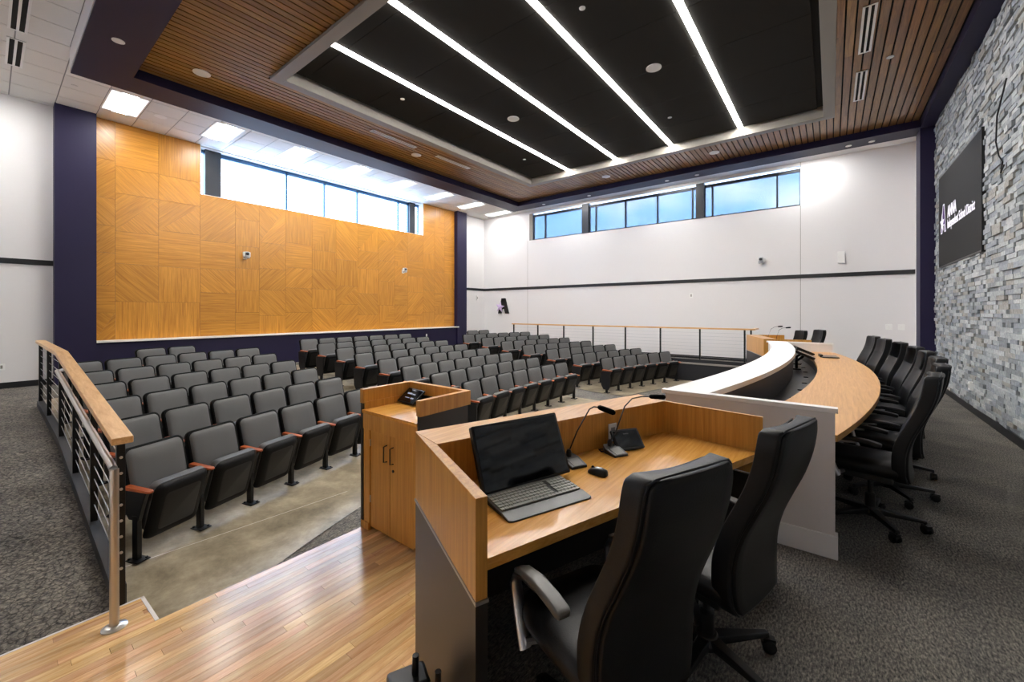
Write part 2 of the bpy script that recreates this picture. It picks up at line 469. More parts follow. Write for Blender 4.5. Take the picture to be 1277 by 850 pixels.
# raised platform for the dais and the staff desks
def arc_pts(y0, rad, x0, x1, n, cx=6.85, sgn=1):
    out = []
    for i in range(n + 1):
        x = x0 + (x1 - x0) * i / n
        out.append((x, y0 + rad - math.sqrt(rad * rad - (x - cx) ** 2)))
    return out
DX0, DX1 = 3.37, 10.25
W_OUT = (0.76, 19.6); W_IN = (0.42, 18.4); D_IN = (0.15, 16.0); D_OUT = (-0.45, 14.3)
arc = arc_pts(W_OUT[0] - 0.02, W_OUT[1], DX0, DX1, 24)
PLAT = [(-0.29, YS), (XW, YS), (XW, 2.05), (13.4, 2.05), (12.37, 1.75), (10.66, 1.17)] + arc[::-1] + [(3.137, 1.17), (1.44, 1.75)]
sobj('floor_dais', MB().prism(PLAT, -0.60, 0.0), 'carpet')
sobj('floor_aisle', MB().box(13.4, XW, 2.05, YB + 0.1, -0.60, 0.02), 'carpet')

# =====================================================================================
#  SETTING : walls
# =====================================================================================
# --- far side wall (white) with a band of three windows
WIN_Z0, WIN_Z1 = 4.70, 5.86
wall_far = sobj('wall_far', MB().box(XW, XW + 0.25, YS - 0.3, YB + 0.3, -0.7, WIN_Z0)
                .box(XW, XW + 0.25, 10.45, YB + 0.3, WIN_Z0, ZC + 0.1).box(XW, XW + 0.25, YS - 0.3, 0.70, WIN_Z0, ZC + 0.1)
                .box(XW, XW + 0.25, 0.70, 10.45, WIN_Z1, ZC + 0.1), 'wall_white')
for yv in (10.54, 0.71): obj('joint', MB().box(XW - 0.0015, XW + 0.002, yv - 0.006, yv + 0.006, -0.5, WIN_Z0 if yv > 1 else ZC), 'coffer_grey', wall_far)
trim_1 = sobj('trim_1', MB().box(XW - 0.022, XW + 0.01, -1.78, YB, 2.565, 2.675), 'trim_black')
sobj('baseboard_far', MB().box(XW - 0.014, XW + 0.01, -1.78, YB, 0.0, 0.12), 'trim_black')
def window(n, along, fixed, spans, z0, z1, mat, shade=None, header=0.05, pane_off=0.10):
    """window band with mullions.  along 'y' on the far wall, 'x' on the back wall"""
    w = bpy.data.objects.new('window_%d' % n, None); COL.objects.link(w); structure(w)
    def B(a0, a1, d0, d1, q0, q1):
        m = MB()
        if along == 'y': m.box(fixed + d0, fixed + d1, a0, a1, q0, q1)
        else: m.box(a0, a1, fixed + d0, fixed + d1, q0, q1)
        return m
    lo, hi = spans[0], spans[-1]; fw = 0.045
    obj('frame_bottom', B(lo, hi, pane_off - 0.05, pane_off + 0.05, z0, z0 + fw), mat, w)
    obj('frame_top', B(lo, hi, pane_off - 0.05, pane_off + 0.05, z1 - header, z1), mat, w)
    for s in spans: obj('mullion', B(max(lo, s - fw / 2), min(hi, s + fw / 2) if s < hi else s, pane_off - 0.05, pane_off + 0.05, z0, z1), mat, w)
    for a, b in zip(spans[:-1], spans[1:]):
        obj('pane', B(a + 0.01, b - 0.01, pane_off - 0.004, pane_off + 0.004, z0 + 0.01, z1 - 0.01), 'glass', w)
        if shade: obj('roller_shade', B(a + 0.02, b - 0.02, pane_off - 0.03, pane_off - 0.026, z0 + 0.03, z1 - 0.02), shade, w)
    return w
window(1, 'y', XW, [7.86, 9.66, 10.28], WIN_Z0, 5.80, 'window_frame', 'solar_shade', 0.09)
window(2, 'y', XW, [3.58, 3.71, 4.89, 6.08, 7.29, 7.57], WIN_Z0, 5.80, 'window_frame', 'solar_shade', 0.09)
window(3, 'y', XW, [0.71, 1.29, 3.09, 3.33], WIN_Z0, 5.80, 'window_frame', 'solar_shade', 0.09)
for a, b in ((7.57, 7.86), (3.33, 3.58)): obj('window_post', MB().box(XW - 0.03, XW + 0.2, a, b, WIN_Z0, WIN_Z1), 'window_frame', wall_far)
obj('reveal', MB().box(XW + 0.005, XW + 0.2, 10.28, 10.45, WIN_Z0, WIN_Z1), 'coffer_grey', wall_far)
obj('transom_pane', MB().box(XW + 0.095, XW + 0.105, 0.70, 10.45, 5.80, WIN_Z1), 'glass', wall_far)

# --- back wall: white ends, wood panelled middle, purple wainscot and columns
BWX0, BWX1, BWZ0 = 3.44, 10.86, 4.66
back = MB().box(XN - 0.3, XW + 0.3, YB, YB + 0.3, -0.7, BWZ0).box(XN - 0.3, BWX0, YB, YB + 0.3, BWZ0, ZC + 0.1)
back.box(BWX1, XW + 0.3, YB, YB + 0.3, BWZ0, ZC + 0.1).box(BWX0, BWX1, YB, YB + 0.3, 5.93, ZC + 0.1)
wall_back = sobj('wall_back', back, 'wall_white')
window(4, 'x', YB, [3.94, 5.72, 6.93, 8.13, 9.88, 10.34], BWZ0, 5.92, 'window_frame_flare', None, 0.10, 0.24)
window(5, 'x', YB, [3.44, 3.62], BWZ0, 5.92, 'window_frame_flare', None, 0.08, 0.24)
window(6, 'x', YB, [10.6, 10.86], BWZ0, 5.92, 'window_frame_flare', None, 0.08, 0.24)
obj('window_post', MB().box(3.60, 3.96, YB + 0.1, YB + 0.29, BWZ0, 5.93), 'window_frame', wall_back)
obj('window_post', MB().box(10.34, 10.61, YB + 0.1, YB + 0.29, BWZ0, 5.93), 'window_frame', wall_back)
for a, b in ((XN, 0.88), (13.15, XW)):
    sobj('trim_2' if a < 0 else 'trim_3', MB().box(a, b, YB - 0.022, YB + 0.01, 2.565, 2.675), 'trim_black')
sobj('baseboard_back', MB().box(XN, 0.88, YB - 0.014, YB + 0.01, 0.04, 0.17), 'trim_black')
COLX = ((0.88, 1.50), (12.58, 13.15))
for k, (a, b) in enumerate(COLX):
    sobj('wall_column', MB().box(a, b, 12.80, YB + 0.02, -0.6, ZC + 0.02), 'purple')
sobj('wall_wainscot', MB().box(1.50, 12.58, 12.86, YB + 0.02, -0.6, 0.90), 'purple')
sobj('trim_4', MB().box(1.50, 12.66, 12.78, YB + 0.02, 0.90, 0.945), 'sill_white', bevel=0.006)
# veneer panels on the wood wall
PY = 13.0
sobj('wall_backing', MB().box(1.5, 12.58, PY + 0.02, YB + 0.02, 0.94, BWZ0).box(1.5, BWX0, PY + 0.02, YB + 0.02, BWZ0, ZC).box(BWX1, 12.58, PY + 0.02, YB + 0.02, BWZ0, ZC), 'void')
panels = bpy.data.objects.new('wall_panelling', None); COL.objects.link(panels); structure(panels)
def add_panel(x0, x1, z0, z1, ang):
    g = 0.0018
    mb = MB().box(x0 + g, x1 - g, PY, PY + 0.025, z0 + g, z1 - g)
    o = obj('panel', mb, 'wood_veneer_wall', panels, smooth=False); o['grain'] = R(ang)
    return o
xs = [1.50, 1.83, 2.60, 3.44]
while xs[-1] < 10.2: xs.append(xs[-1] + rng.choice([0.60, 0.72, 0.80]))
xs[-1] = 10.86
xs += [11.45, 12.0, 12.58]
prow = {}
for i in range(len(xs) - 1):
    x0, x1 = xs[i], xs[i + 1]
    top = ZC if (x1 <= BWX0 + 0.01 or x0 >= BWX1 - 0.01) else BWZ0
    z = 0.945; zs_ = [z]
    off = rng.choice([0.0, 0.35])
    while z < top - 0.45:
        z += rng.choice([0.62, 0.75, 0.88]) - (off if z == 0.945 else 0); zs_.append(z)
    zs_[-1] = top
    for j in range(len(zs_) - 1):
        z0, z1 = zs_[j], zs_[j + 1]
        ang = rng.choice([0, 90, 45, -45, 45, -45, 90])
        if rng.random() < 0.18 and z1 - z0 > 0.5:
            # mitred pair: two triangles with different grain
            g = 0.0018
            for tri, an in ((((x0 + g, z0 + g), (x1 - g, z0 + g), (x1 - g, z1 - g)), ang), (((x0 + g, z0 + 2 * g), (x1 - 2 * g, z1 - g), (x0 + g, z1 - g)), ang + 90)):
                V = [(px, PY, pz) for px, pz in tri] + [(px, PY + 0.025, pz) for px, pz in tri]
                o = obj('panel', MB().add(V, [(0, 1, 2), (5, 4, 3), (0, 3, 4, 1), (1, 4, 5, 2), (2, 5, 3, 0)]), 'wood_veneer_wall', panels, smooth=False)
                o['grain'] = R(an)
        else: add_panel(x0, x1, z0, z1, ang)
# reveal around the back window
obj('reveal', MB().box(BWX0 + 0.001, BWX0 + 0.012, PY + 0.001, YB + 0.29, BWZ0, ZC).box(BWX1 - 0.012, BWX1 - 0.001, PY + 0.001, YB + 0.29, BWZ0, ZC).box(BWX0 + 0.012, BWX1 - 0.012, PY + 0.001, YB + 0.29, BWZ0 + 0.001, BWZ0 + 0.012), 'sill_white', wall_back)

# --- stone wall
sobj('baseboard_front', MB().box(XN, 12.53, YS - 0.02, YS + 0.03, 0, 0.11), 'trim_black')
wall_front = sobj('wall_front', MB().box(XN - 0.3, XW + 0.3, YS - 0.3, YS - 0.015, -0.7, ZC + 0.1), 'coffer_grey')
stones = []
z = 0.11
while z < 5.60:
    h = rng.choice([0.055, 0.065, 0.075]); x = XN - rng.random() * 0.2
    while x < 12.52:
        w = 0.14 + rng.random() * 0.30
        stones.append((x + 0.002, min(12.53, x + w) - 0.002, z + 0.0015, min(z + h, 5.60) - 0.0015, rng.choice([0.0, 0.008, 0.014, 0.022, 0.032]) + rng.random() * 0.004, (rng.random() - .5) * 0.012, rng.random()))
        x += w
    z += h
def stone_geo(s):
    x0, x1, z0, z1, p, t, _ = s
    yb, ya, yc = YS - 0.02, YS + p + t, YS + p - t
    V = [(x0, yb, z0), (x1, yb, z0), (x1, yb, z1), (x0, yb, z1), (x0, ya, z0), (x1, yc, z0), (x1, yc, z1), (x0, ya, z1)]
    return V, [(7, 6, 5, 4), (4, 5, 1, 0), (5, 6, 2, 1), (6, 7, 3, 2), (7, 4, 0, 3)]
def stone_area(s):
    a = px_of(s[0], YS, s[2]); b = px_of(s[1], YS, s[3])
    if not a or not b or not (0 < a[0] < 1277 and 0 < a[1] < 850): return 0
    if 8.94 < s[0] and s[1] < 11.95 and 2.47 < s[2] and s[3] < 4.31: return 0
    return abs((b[0] - a[0]) * (b[1] - a[1]))
order = sorted(range(len(stones)), key=lambda i: -stone_area(stones[i]))
big = set(order[:300])
V, F, RN = [], [], []
for i, s in enumerate(stones):
    v, f = stone_geo(s)
    if i in big:
        me = bpy.data.meshes.new('stone'); me.from_pydata(v, [], f); me.update()
        link('stone', me, 'stone', wall_front)
    else:
        k = len(V); V += v; F += [tuple(k + q for q in ff) for ff in f]; RN += [s[6]] * 5
me = bpy.data.meshes.new('stone_cladding'); me.from_pydata(V, [], F); me.update()
at = me.attributes.new('rnd', 'FLOAT', 'FACE'); at.data.foreach_set('value', RN)
sc_ = link('stone_cladding', me, 'stone', wall_front); sc_['kind'] = 'stuff'
sobj('wall_column', MB().box(12.53, 13.05, YS - 0.02, -1.53, 0, ZR + 0.1), 'purple')
sobj('wall_front_end', MB().box(13.05, XW, YS - 0.02, -1.70, 0, ZC), 'wall_white')
# --- near side wall behind the photographer
sobj('wall_near', MB().box(XN - 0.3, XN, YS - 0.3, YB + 0.3, -0.7, ZC + 0.1), 'wall_white')

# =====================================================================================
#  SETTING : ceiling
# =====================================================================================
ceiling = sobj('ceiling', MB().box(XN - 0.3, XW + 0.3, YS - 0.3, YB + 0.3, ZC + 0.10, ZC + 0.2), 'void')
RX0, RX1, RY0, RY1 = 0.87, 13.03, -1.78, 10.06      # outer edge of purple ring beam
IX0, IX1, IY0, IY1 = 1.55, 12.45, -1.53, 9.40
for nm, b in (('beam', (RX0, IX0, RY0, RY1)), ('beam', (IX1, RX1, RY0, RY1)), ('beam', (IX0, IX1, IY1, RY1)), ('beam', (IX0, IX1, RY0, IY0))):
    sobj('ceiling_beam', MB().box(b[0], b[1], b[2], b[3], ZR, ZC + 0.05), 'purple')
obj('beam_side', MB().box(RX0 - 0.012, RX0 - 0.001, RY0, RY1 - 0.002, ZR + 0.03, ZC + 0.02), 'beam_white', ceiling)
# tiles
FIX = [(1.80 + 1.75 * k, 11.74) for k in range(8)] + [(-0.17, 11.74)]
SIDE_FIX = [(13.95, yv) for yv in (7.9, 4.3, 0.55)]
def in_fix(x, y):
    for fx, fy in FIX:
        if abs(x - fx) < 0.31 + 0.2 and abs(y - fy) < 0.61 + 0.2: return True
    return False
tg = 0.6096
tile_me = {}
def tile_obj(x0, x1, y0, y1):
    x0, x1, y0, y1 = x0 + 0.009, x1 - 0.009, y0 + 0.009, y1 - 0.009
    if x1 - x0 < 0.03 or y1 - y0 < 0.03: return
    key = (round(x1 - x0, 3), round(y1 - y0, 3))
    if key not in tile_me:
        tile_me[key] = MB().box(-key[0] / 2, key[0] / 2, -key[1] / 2, key[1] / 2, 0, 0.02).mesh('tile', smooth=False)
    o = link('ceiling_tile', tile_me[key], 'tile', ceiling); o.location = ((x0 + x1) / 2, (y0 + y1) / 2, ZC)
gx0 = 1.50 - 5 * tg; gy0 = 12.35 - 4 * tg
def subtract(lo, hi, cuts):
    segs = [(lo, hi)]
    for a, b in cuts:
        out = []
        for s, e in segs:
            if b <= s or a >= e: out.append((s, e)); continue
            if a > s: out.append((s, a))
            if b < e: out.append((b, e))
        segs = out
    return segs
j = -20
while gy0 + j * tg < YB:
    y0, y1 = gy0 + j * tg, min(YB, gy0 + (j + 1) * tg); j += 1
    if y1 < 6.0: continue
    i = -1
    while gx0 + i * tg < XW:
        x0, x1 = max(XN, gx0 + i * tg), min(XW, gx0 + (i + 1) * tg); i += 1
        ym = (y0 + y1) / 2
        if ym < RY1 - 0.1 and x0 > RX0 - 0.05: continue
        xr = min(x1, RX0 - 0.013) if ym < RY1 else x1
        cuts = [(fx - 0.305, fx + 0.305) for fx, fy in FIX if abs(ym - fy) < 0.61]
        for a, b in subtract(x0, xr, cuts): tile_obj(a, b, y0, y1)
obj('tile_grid', MB().box(XN, XW, RY1, YB, ZC + 0.012, ZC + 0.03).box(XN, RX0, YS, RY1, ZC + 0.012, ZC + 0.03), 'tile_grid', ceiling)
obj('side_soffit', MB().box(RX1, XW, YS, RY1 - 0.02, ZC, ZC + 0.03), 'wall_white', ceiling)
obj('near_soffit', MB().box(XN, RX0 - 0.02, YS, 6.0, ZC, ZC + 0.01), 'tile', ceiling)
# slatted wood ceiling
CX0, CX1, CY0, CY1 = 3.09, 11.05, -0.06, 7.85
obj('slat_backing', MB().box(IX0, IX1, IY0, CY0 + 0.02, ZS + 0.03, ZS + 0.04).box(IX0, IX1, CY1 - 0.02, IY1, ZS + 0.03, ZS + 0.04)
    .box(IX0, CX0 + 0.02, CY0, CY1, ZS + 0.03, ZS + 0.04).box(CX1 - 0.02, IX1, CY0, CY1, ZS + 0.03, ZS + 0.04), 'void', ceiling)
sp = 0.1225; ns = int((IY1 - IY0) / sp)
slat_me = {}
def slat(xa, xb, y):
    key = round(xb - xa, 3)
    if key not in slat_me: slat_me[key] = MB().box(-key / 2, key / 2, -0.050, 0.050, 0, 0.022).mesh('slat', smooth=False)
    o = link('slat', slat_me[key], 'wood_slat', ceiling); o.location = ((xa + xb) / 2, y, ZS)
for k in range(ns):
    yv = IY0 + (k + 0.5) * sp + 0.02
    inside = CY0 - 0.03 < yv < CY1 + 0.03
    if inside:
        slat(IX0, CX0 - 0.002, yv); slat(CX1 + 0.002, IX1, yv)
    else:
        x = IX0; first = rng.choice([1.2, 1.9, 2.6])
        while x < IX1 - 0.01:
            e = min(IX1, x + first); first = 2.6
            if IX1 - e < 0.4: e = IX1
            slat(x + 0.001, e - 0.001, yv); x = e
# coffer with black acoustic panels
cof = bpy.data.objects.new('ceiling_coffer', None); COL.objects.link(cof); structure(cof)
fwid, ZF, ZK = 0.19, ZS - 0.05, 5.86
for b in ((CX0, CX0 + fwid, CY0, CY1), (CX1 - fwid, CX1, CY0, CY1), (CX0 + fwid, CX1 - fwid, CY0, CY0 + fwid), (CX0 + fwid, CX1 - fwid, CY1 - fwid, CY1)):
    obj('coffer_frame', MB().box(b[0], b[1], b[2], b[3], ZF, ZK + 0.1), 'coffer_grey', cof, bevel=0.004)
LY = [1.66, 3.24, 4.76, 6.27]; lw = 0.055
edges = [CY0 + fwid] + [v for yv in LY for v in (yv - lw, yv + lw)] + [CY1 - fwid]
px0, px1 = CX0 + fwid + 0.10, CX1 - fwid - 0.10
xsn = [px0, 3.60, 4.82, 6.04, 7.26, 8.48, 9.70, px1]
for q in range(0, len(edges), 2):
    ya, yb_ = edges[q], edges[q + 1]
    if q == 0: ya += 0.10
    if q == len(edges) - 2: yb_ -= 0.10
    for a, b in zip(xsn[:-1], xsn[1:]):
        obj('acoustic_panel', MB().box(a + 0.004, b - 0.004, ya + 0.002, yb_ - 0.002, ZK, ZK + 0.03), 'black_felt', cof, bevel=0.003)
obj('coffer_back', MB().box(CX0 + 0.05, CX1 - 0.05, CY0 + 0.05, CY1 - 0.05, ZK + 0.07, ZK + 0.08), 'void', cof)
for k, yv in enumerate(LY):
    where = ['nearest the stone wall', 'second from the stone wall', 'third from the stone wall', 'nearest the wood wall'][k]
    t = thing('linear_light', 'long glowing strip light in the black ceiling coffer, ' + where, 'ceiling light', ((px0 + px1) / 2, yv, ZK), 0, 'strip lights in the coffer')
    hl = (px1 - px0) / 2 + 0.08
    obj('diffuser', MB().box(-hl, hl, -lw + 0.01, lw - 0.01, -0.012, 0.004), 'lamp_linear', t)
    obj('housing', MB().box(-hl, hl, -lw + 0.003, lw - 0.003, 0.005, 0.05), 'fixture_white', t)

# troffers
def troffer(x, y, label, sx=0.60, sy=1.21):
    t = thing('troffer_light', label, 'ceiling light', (x, y, ZC), 0, 'lay-in lights above the back rows')
    obj('frame', MB().box(-sx / 2, sx / 2, -sy / 2, -sy / 2 + 0.02, -0.004, 0.02).box(-sx / 2, sx / 2, sy / 2 - 0.02, sy / 2, -0.004, 0.02)
        .box(-sx / 2, -sx / 2 + 0.02, -sy / 2, sy / 2, -0.004, 0.02).box(sx / 2 - 0.02, sx / 2, -sy / 2, sy / 2, -0.004, 0.02), 'fixture_white', t)
    hx, hy_ = sx / 2 - 0.02, sy / 2 - 0.02
    for q in (-1, 1):
        obj('side_lens', MB().box(min(q * 0.125, q * hx), max(q * 0.125, q * hx), -hy_, hy_, 0.0, 0.02), 'lamp_troffer_side', t)
    obj('diffuser', MB().box(-0.124, 0.124, -hy_, hy_, -0.003, 0.02), 'lamp_troffer', t)
for k, (x, y) in enumerate(FIX[:8]):
    troffer(x, y, 'recessed light panel above the wood wall, %s from the left column' % ordinal(k))
troffer(FIX[8][0], FIX[8][1], 'recessed light panel at the left edge, over the side ramp')
for k, (x, y) in enumerate(SIDE_FIX):
    t = thing('slot_light', 'thin recessed light strip over the far wall windows, %s from the back corner' % ordinal(k), 'ceiling light', (x, y, ZC), 0, 'slot lights over the far windows')
    obj('frame', MB().box(-0.15, 0.15, -0.64, 0.64, -0.003, 0.002), 'fixture_white', t)
    obj('diffuser', MB().box(-0.12, 0.12, -0.61, 0.61, -0.010, -0.0031), 'lamp_troffer', t)
# downlights in the beam
def disc_light(x, y, z, label, lit=True, r=0.06):
    t = thing('downlight', label, 'downlight', (x, y, z), 0, 'small downlights in the ceiling')
    obj('trim_ring', MB().lathe([(r * 0.72, 0.0), (r, 0.0), (r, -0.008), (r * 0.72, -0.005)], 20), 'fixture_white', t)
    obj('lens', MB().lathe([(r * 0.72, -0.001), (r * 0.72, -0.004)], 16), 'lamp_down' if lit else 'fixture_white', t)
disc_light(1.20, 8.3, ZR, 'white round downlight in the left purple beam', False, 0.075)
for k, yv in enumerate((8.46, 6.59, 3.96, 3.10, -0.33, -0.75)):
    disc_light(12.79, yv, ZR, 'small round downlight in the far purple beam, %s from the back corner' % ordinal(k), k in (0, 2, 4))
disc_light(9.07, -0.76, ZS, 'small round downlight among wood slats beside the stone wall', True, 0.05)
for k, (x, y) in enumerate(((5.14, 6.79), (5.15, 2.76), (9.24, 2.80), (9.28, 6.79))):
    t = thing('sprinkler_cap', 'tiny white disc on the black ceiling, ' + ('left side by the wood wall', 'left side toward the stone wall', 'right side toward the stone wall', 'right side by the wood wall')[k], 'sprinkler', (x, y, ZK), 0, 'sprinkler caps')
    obj('cap', MB().lathe([(0.045, 0.0), (0.045, -0.006), (0.03, -0.012)], 14), 'plate_white', t)
def ceil_speaker(x, y, z, label, r=0.13):
    t = thing('ceiling_speaker', label, 'speaker', (x, y, z), 0, 'round ceiling speakers')
    obj('rim', MB().lathe([(r - 0.012, 0.0), (r, 0.0), (r, -0.009), (r - 0.012, -0.009)], 28), 'plate_white', t)
    obj('grille', MB().lathe([(r - 0.012, 0.0), (r - 0.012, -0.005), (0.02, -0.008)], 28), 'speaker_grey', t)
ceil_speaker(7.17, 5.55, ZK, 'round grey speaker in the black ceiling, nearer the wood wall')
ceil_speaker(7.18, 2.45, ZK, 'round grey speaker in the black ceiling, nearer the stone wall')
ceil_speaker(2.31, 8.65, ZS, 'round pale speaker in the wood slats at the left corner')
ceil_speaker(7.02, 8.69, ZS, 'round pale speaker in the wood slats above the middle of wood wall')
ceil_speaker(11.7, 2.41, ZS, 'round pale speaker in the far slats, nearer the stone wall')
ceil_speaker(11.74, 5.47, ZS, 'round pale speaker in the far slats, middle of the row')
ceil_speaker(2.40, 11.84, ZC - 0.001, 'round white speaker in the ceiling tiles above the wood wall', 0.11)
def vent(x0, x1, y, z, label, axis='x', w=0.16, n=3, mat='plate_white', parent_mat='void'):
    t = thing('air_vent', label, 'vent', ((x0 + x1) / 2, y, z) if axis == 'x' else (y, (x0 + x1) / 2, z), 0 if axis == 'x' else R(90), 'slot air vents')
    L = (x1 - x0) / 2
    obj('backing', MB().box(-L, L, -w / 2, w / 2, -0.003, 0.0), parent_mat, t)
    for k in range(n):
        yy_ = -w / 2 + (w - 0.03) * k / (n - 1)
        obj('slat', MB().box(-L, L, yy_, yy_ + 0.03, -0.010, -0.0031), mat, t)
    obj('end_bar', MB().box(-L, -L + 0.025, -w / 2, w / 2, -0.011, -0.0031), mat, t)
    obj('end_bar', MB().box(L - 0.025, L, -w / 2, w / 2, -0.011, -0.0031), mat, t)
vent(7.35, 8.66, -0.42, ZS, 'white slot vent in slats by stone wall, nearer the camera')
vent(9.29, 10.55, -0.42, ZS, 'white slot vent in slats by stone wall, farther from the camera')
vent(5.42, 6.69, 8.31, ZS, 'pale slot vent in slats by wood wall, left one', w=0.14)
vent(7.39, 8.63, 8.31, ZS, 'pale slot vent in slats by wood wall, right one', w=0.14)
vent(8.75, 9.98, 0.30, ZC, 'dark slot vent in ceiling tiles at top left, nearer the camera', 'y', 0.20, 3, 'plate_white')
vent(10.30, 11.45, 0.30, ZC, 'dark slot vent in ceiling tiles at top left, farther one', 'y', 0.20, 3, 'plate_white')

# =====================================================================================
#  AUDITORIUM SEATS
# =====================================================================================
def seat_meshes():
    D = {}
    lean = Matrix.Rotation(R(-14), 4, 'X')
    # backrest: local panel, top at z=0.87
    up = T(0, 0.0, 0.645) @ lean
    D['backrest'] = pillow(0.472, 0.445, 0.075, 0.055, [(0.0, 0.25), (0.0, 0.62), (0.012, 0.88), (0.045, 1.0), (0.12, 1.05)]).mesh('backrest', M=up, angle=50)
    D['back_shell'] = pillow(0.500, 0.476, 0.075, 0.064, [(0.05, -0.18), (0.012, -0.05), (0.0, 0.12), (0.0, 0.66), (0.004, 0.72)]).mesh('back_shell', M=up, angle=50)
    # tip-up seat, hinge at origin
    tilt = T(0, -0.185, 0.125) @ Matrix.Rotation(R(-72), 4, 'X')
    flat = Matrix.Rotation(R(-90), 4, 'X')      # pillow front (-Y) -> +Z
    base = T(0, -0.295, 0.0)
    M = tilt @ base @ Matrix.Rotation(R(-90), 4, 'X')
    D['seat_cushion'] = pillow(0.458, 0.44, 0.085, 0.06, [(0.0, -0.02), (0.0, 0.6), (0.014, 0.88), (0.05, 1.0), (0.12, 1.03)]).mesh('seat_cushion', M=M, angle=50)
    D['seat_shell'] = pillow(0.450, 0.51, 0.07, 0.06, [(0.075, -0.72), (0.035, -0.62), (0.010, -0.30), (0.0, 0.0)]).mesh('seat_shell', M=tilt @ T(0, -0.255, 0) @ Matrix.Rotation(R(-90), 4, 'X'), angle=50)
    D['shell_panel'] = pillow(0.30, 0.34, 0.07, 0.03, [(0.012, -0.80), (0.0, -0.74), (0.0, -0.5)]).mesh('shell_panel', M=tilt @ T(0, -0.26, 0) @ Matrix.Rotation(R(-90), 4, 'X'), angle=50)
    # standard + arm (left hand side of the seat)
    mb = MB().prism([(-0.019, -0.235), (0.019, -0.235), (0.019, -0.175), (-0.019, -0.175)], 0.008, 0.37)
    D['leg'] = mb.mesh('leg', bevel=0.005)
    D['foot_plate'] = MB().box(-0.05, 0.05, -0.285, -0.145, 0, 0.010).lathe([(0.011, 0.01), (0.011, 0.022)], 8, (0.033, -0.265, 0)).lathe([(0.011, 0.01), (0.011, 0.022)], 8, (-0.033, -0.165, 0)).mesh('foot_plate', bevel=0.002)
    mb = MB()
    prof = [(-0.30, 0.50), (-0.335, 0.575), (-0.09, 0.575), (-0.06, 0.42), (-0.13, 0.33), (-0.24, 0.33)]
    V = [(-0.016, y, z) for y, z in prof] + [(0.016, y, z) for y, z in prof]; n = len(prof)
    mb.add(V, [tuple(range(n)), tuple(range(2 * n - 1, n - 1, -1))] + [(i, n + i, n + (i + 1) % n, (i + 1) % n) for i in range(n)])
    D['arm_support'] = mb.mesh('arm_support', bevel=0.004)
    D['armrest'] = MB().prism([(-0.026, -0.35), (-0.018, -0.372), (0.018, -0.372), (0.026, -0.35), (0.026, -0.085), (-0.026, -0.085)], [0.572] * 6, [0.594, 0.588, 0.588, 0.594, 0.606, 0.606]).mesh('armrest', bevel=0.006)
    D['hinge_bar'] = MB().tube([(-0.24, -0.20, 0.36), (0.24, -0.20, 0.36)], 0.014, 8).mesh('hinge_bar')
    mb = MB()
    prof = [(-0.345, 0.57), (-0.33, 0.17), (-0.28, 0.09), (-0.13, 0.09), (-0.06, 0.20), (-0.04, 0.57)]
    V = [(-0.014, y, z) for y, z in prof] + [(0.014, y, z) for y, z in prof]; n = len(prof)
    mb.add(V, [tuple(range(n)), tuple(range(2 * n - 1, n - 1, -1))] + [(i, n + i, n + (i + 1) % n, (i + 1) % n) for i in range(n)])
    D['end_panel'] = mb.mesh('end_panel', bevel=0.004)
    mats = dict(backrest='seat_fabric', back_shell='seat_pipe', seat_cushion='seat_fabric', seat_shell='seat_shell', shell_panel='panel_dark', leg='black_metal',
                foot_plate='black_metal', arm_support='black_metal', armrest='arm_cherry', hinge_bar='black_metal', end_panel='panel_dark')
    for k, me in D.items(): me.materials.append(MATS[mats[k]])
    return D
SM = seat_meshes()
PITCH = 0.533
def place_seat(x, y, z, rz, label, last, end_left):
    t = thing('auditorium_seat', label, 'seat', (x, y, z), rz, 'grey tip-up auditorium seats')
    for nm in ('backrest', 'back_shell', 'seat_cushion', 'hinge_bar'): link(nm, SM[nm], None, t)
    sh = link('seat_shell', SM['seat_shell'], None, t)
    link('shell_panel', SM['shell_panel'], None, sh)
    for sx in ([-PITCH / 2] + ([PITCH / 2] if last else [])):
        l = link('leg', SM['leg'], None, t); l.location = (sx, 0, 0)
        link('foot_plate', SM['foot_plate'], None, l)
        for nm in ('arm_support', 'armrest'):
            o = link(nm, SM[nm], None, t); o.location = (sx, 0, 0)
    if end_left:
        o = link('end_panel', SM['end_panel'], None, t); o.location = (-PITCH / 2 - 0.03, 0, 0)
    return t
SECT = [  # name, r0, dr, list of (start arc, count)
    ('left', 16.519, 0.866, [(-6.496, 6), (-6.467, 6), (-6.446, 6), (-6.431, 6), (-6.424, 6), (-6.419, 6), (-5.307, 2)]),
    ('middle', 15.643, 0.853, [(-1.90, 7), (-1.88, 7), (-1.90, 7), (-1.86, 7), (-1.89, 7), (-1.86, 7), (-1.88, 7), (-1.92, 7)]),
    ('right', 15.471, 0.886, [(3.0, 6), (3.035, 6), (3.092, 6), (3.122, 6), (3.179, 6), (3.216, 6), (3.237, 6), (4.232, 2)])]
for sec, r0, dr, rows in SECT:
    for i, (s0, cnt) in enumerate(rows):
        r = r0 + dr * i; last_row = i == len(rows) - 1
        for j in range(cnt):
            th = (s0 + PITCH * j) / r
            x, y = AX + r * math.sin(th), AY + r * math.cos(th)
            rowname = 'front' if i == 0 else ('back' if last_row else ordinal(i))
            seatname = 'leftmost' if j == 0 else ('rightmost' if j == cnt - 1 else ordinal(j) + ' from left')
            # the seat stands on the concrete: use the highest floor under its feet
            place_seat(x, y, floor_z(r - 0.2) + 0.012, -th, 'grey tip-up seat, %s in the %s row of the %s block' % (seatname, rowname, sec),
                       j == cnt - 1, j == 0 and sec != 'left')

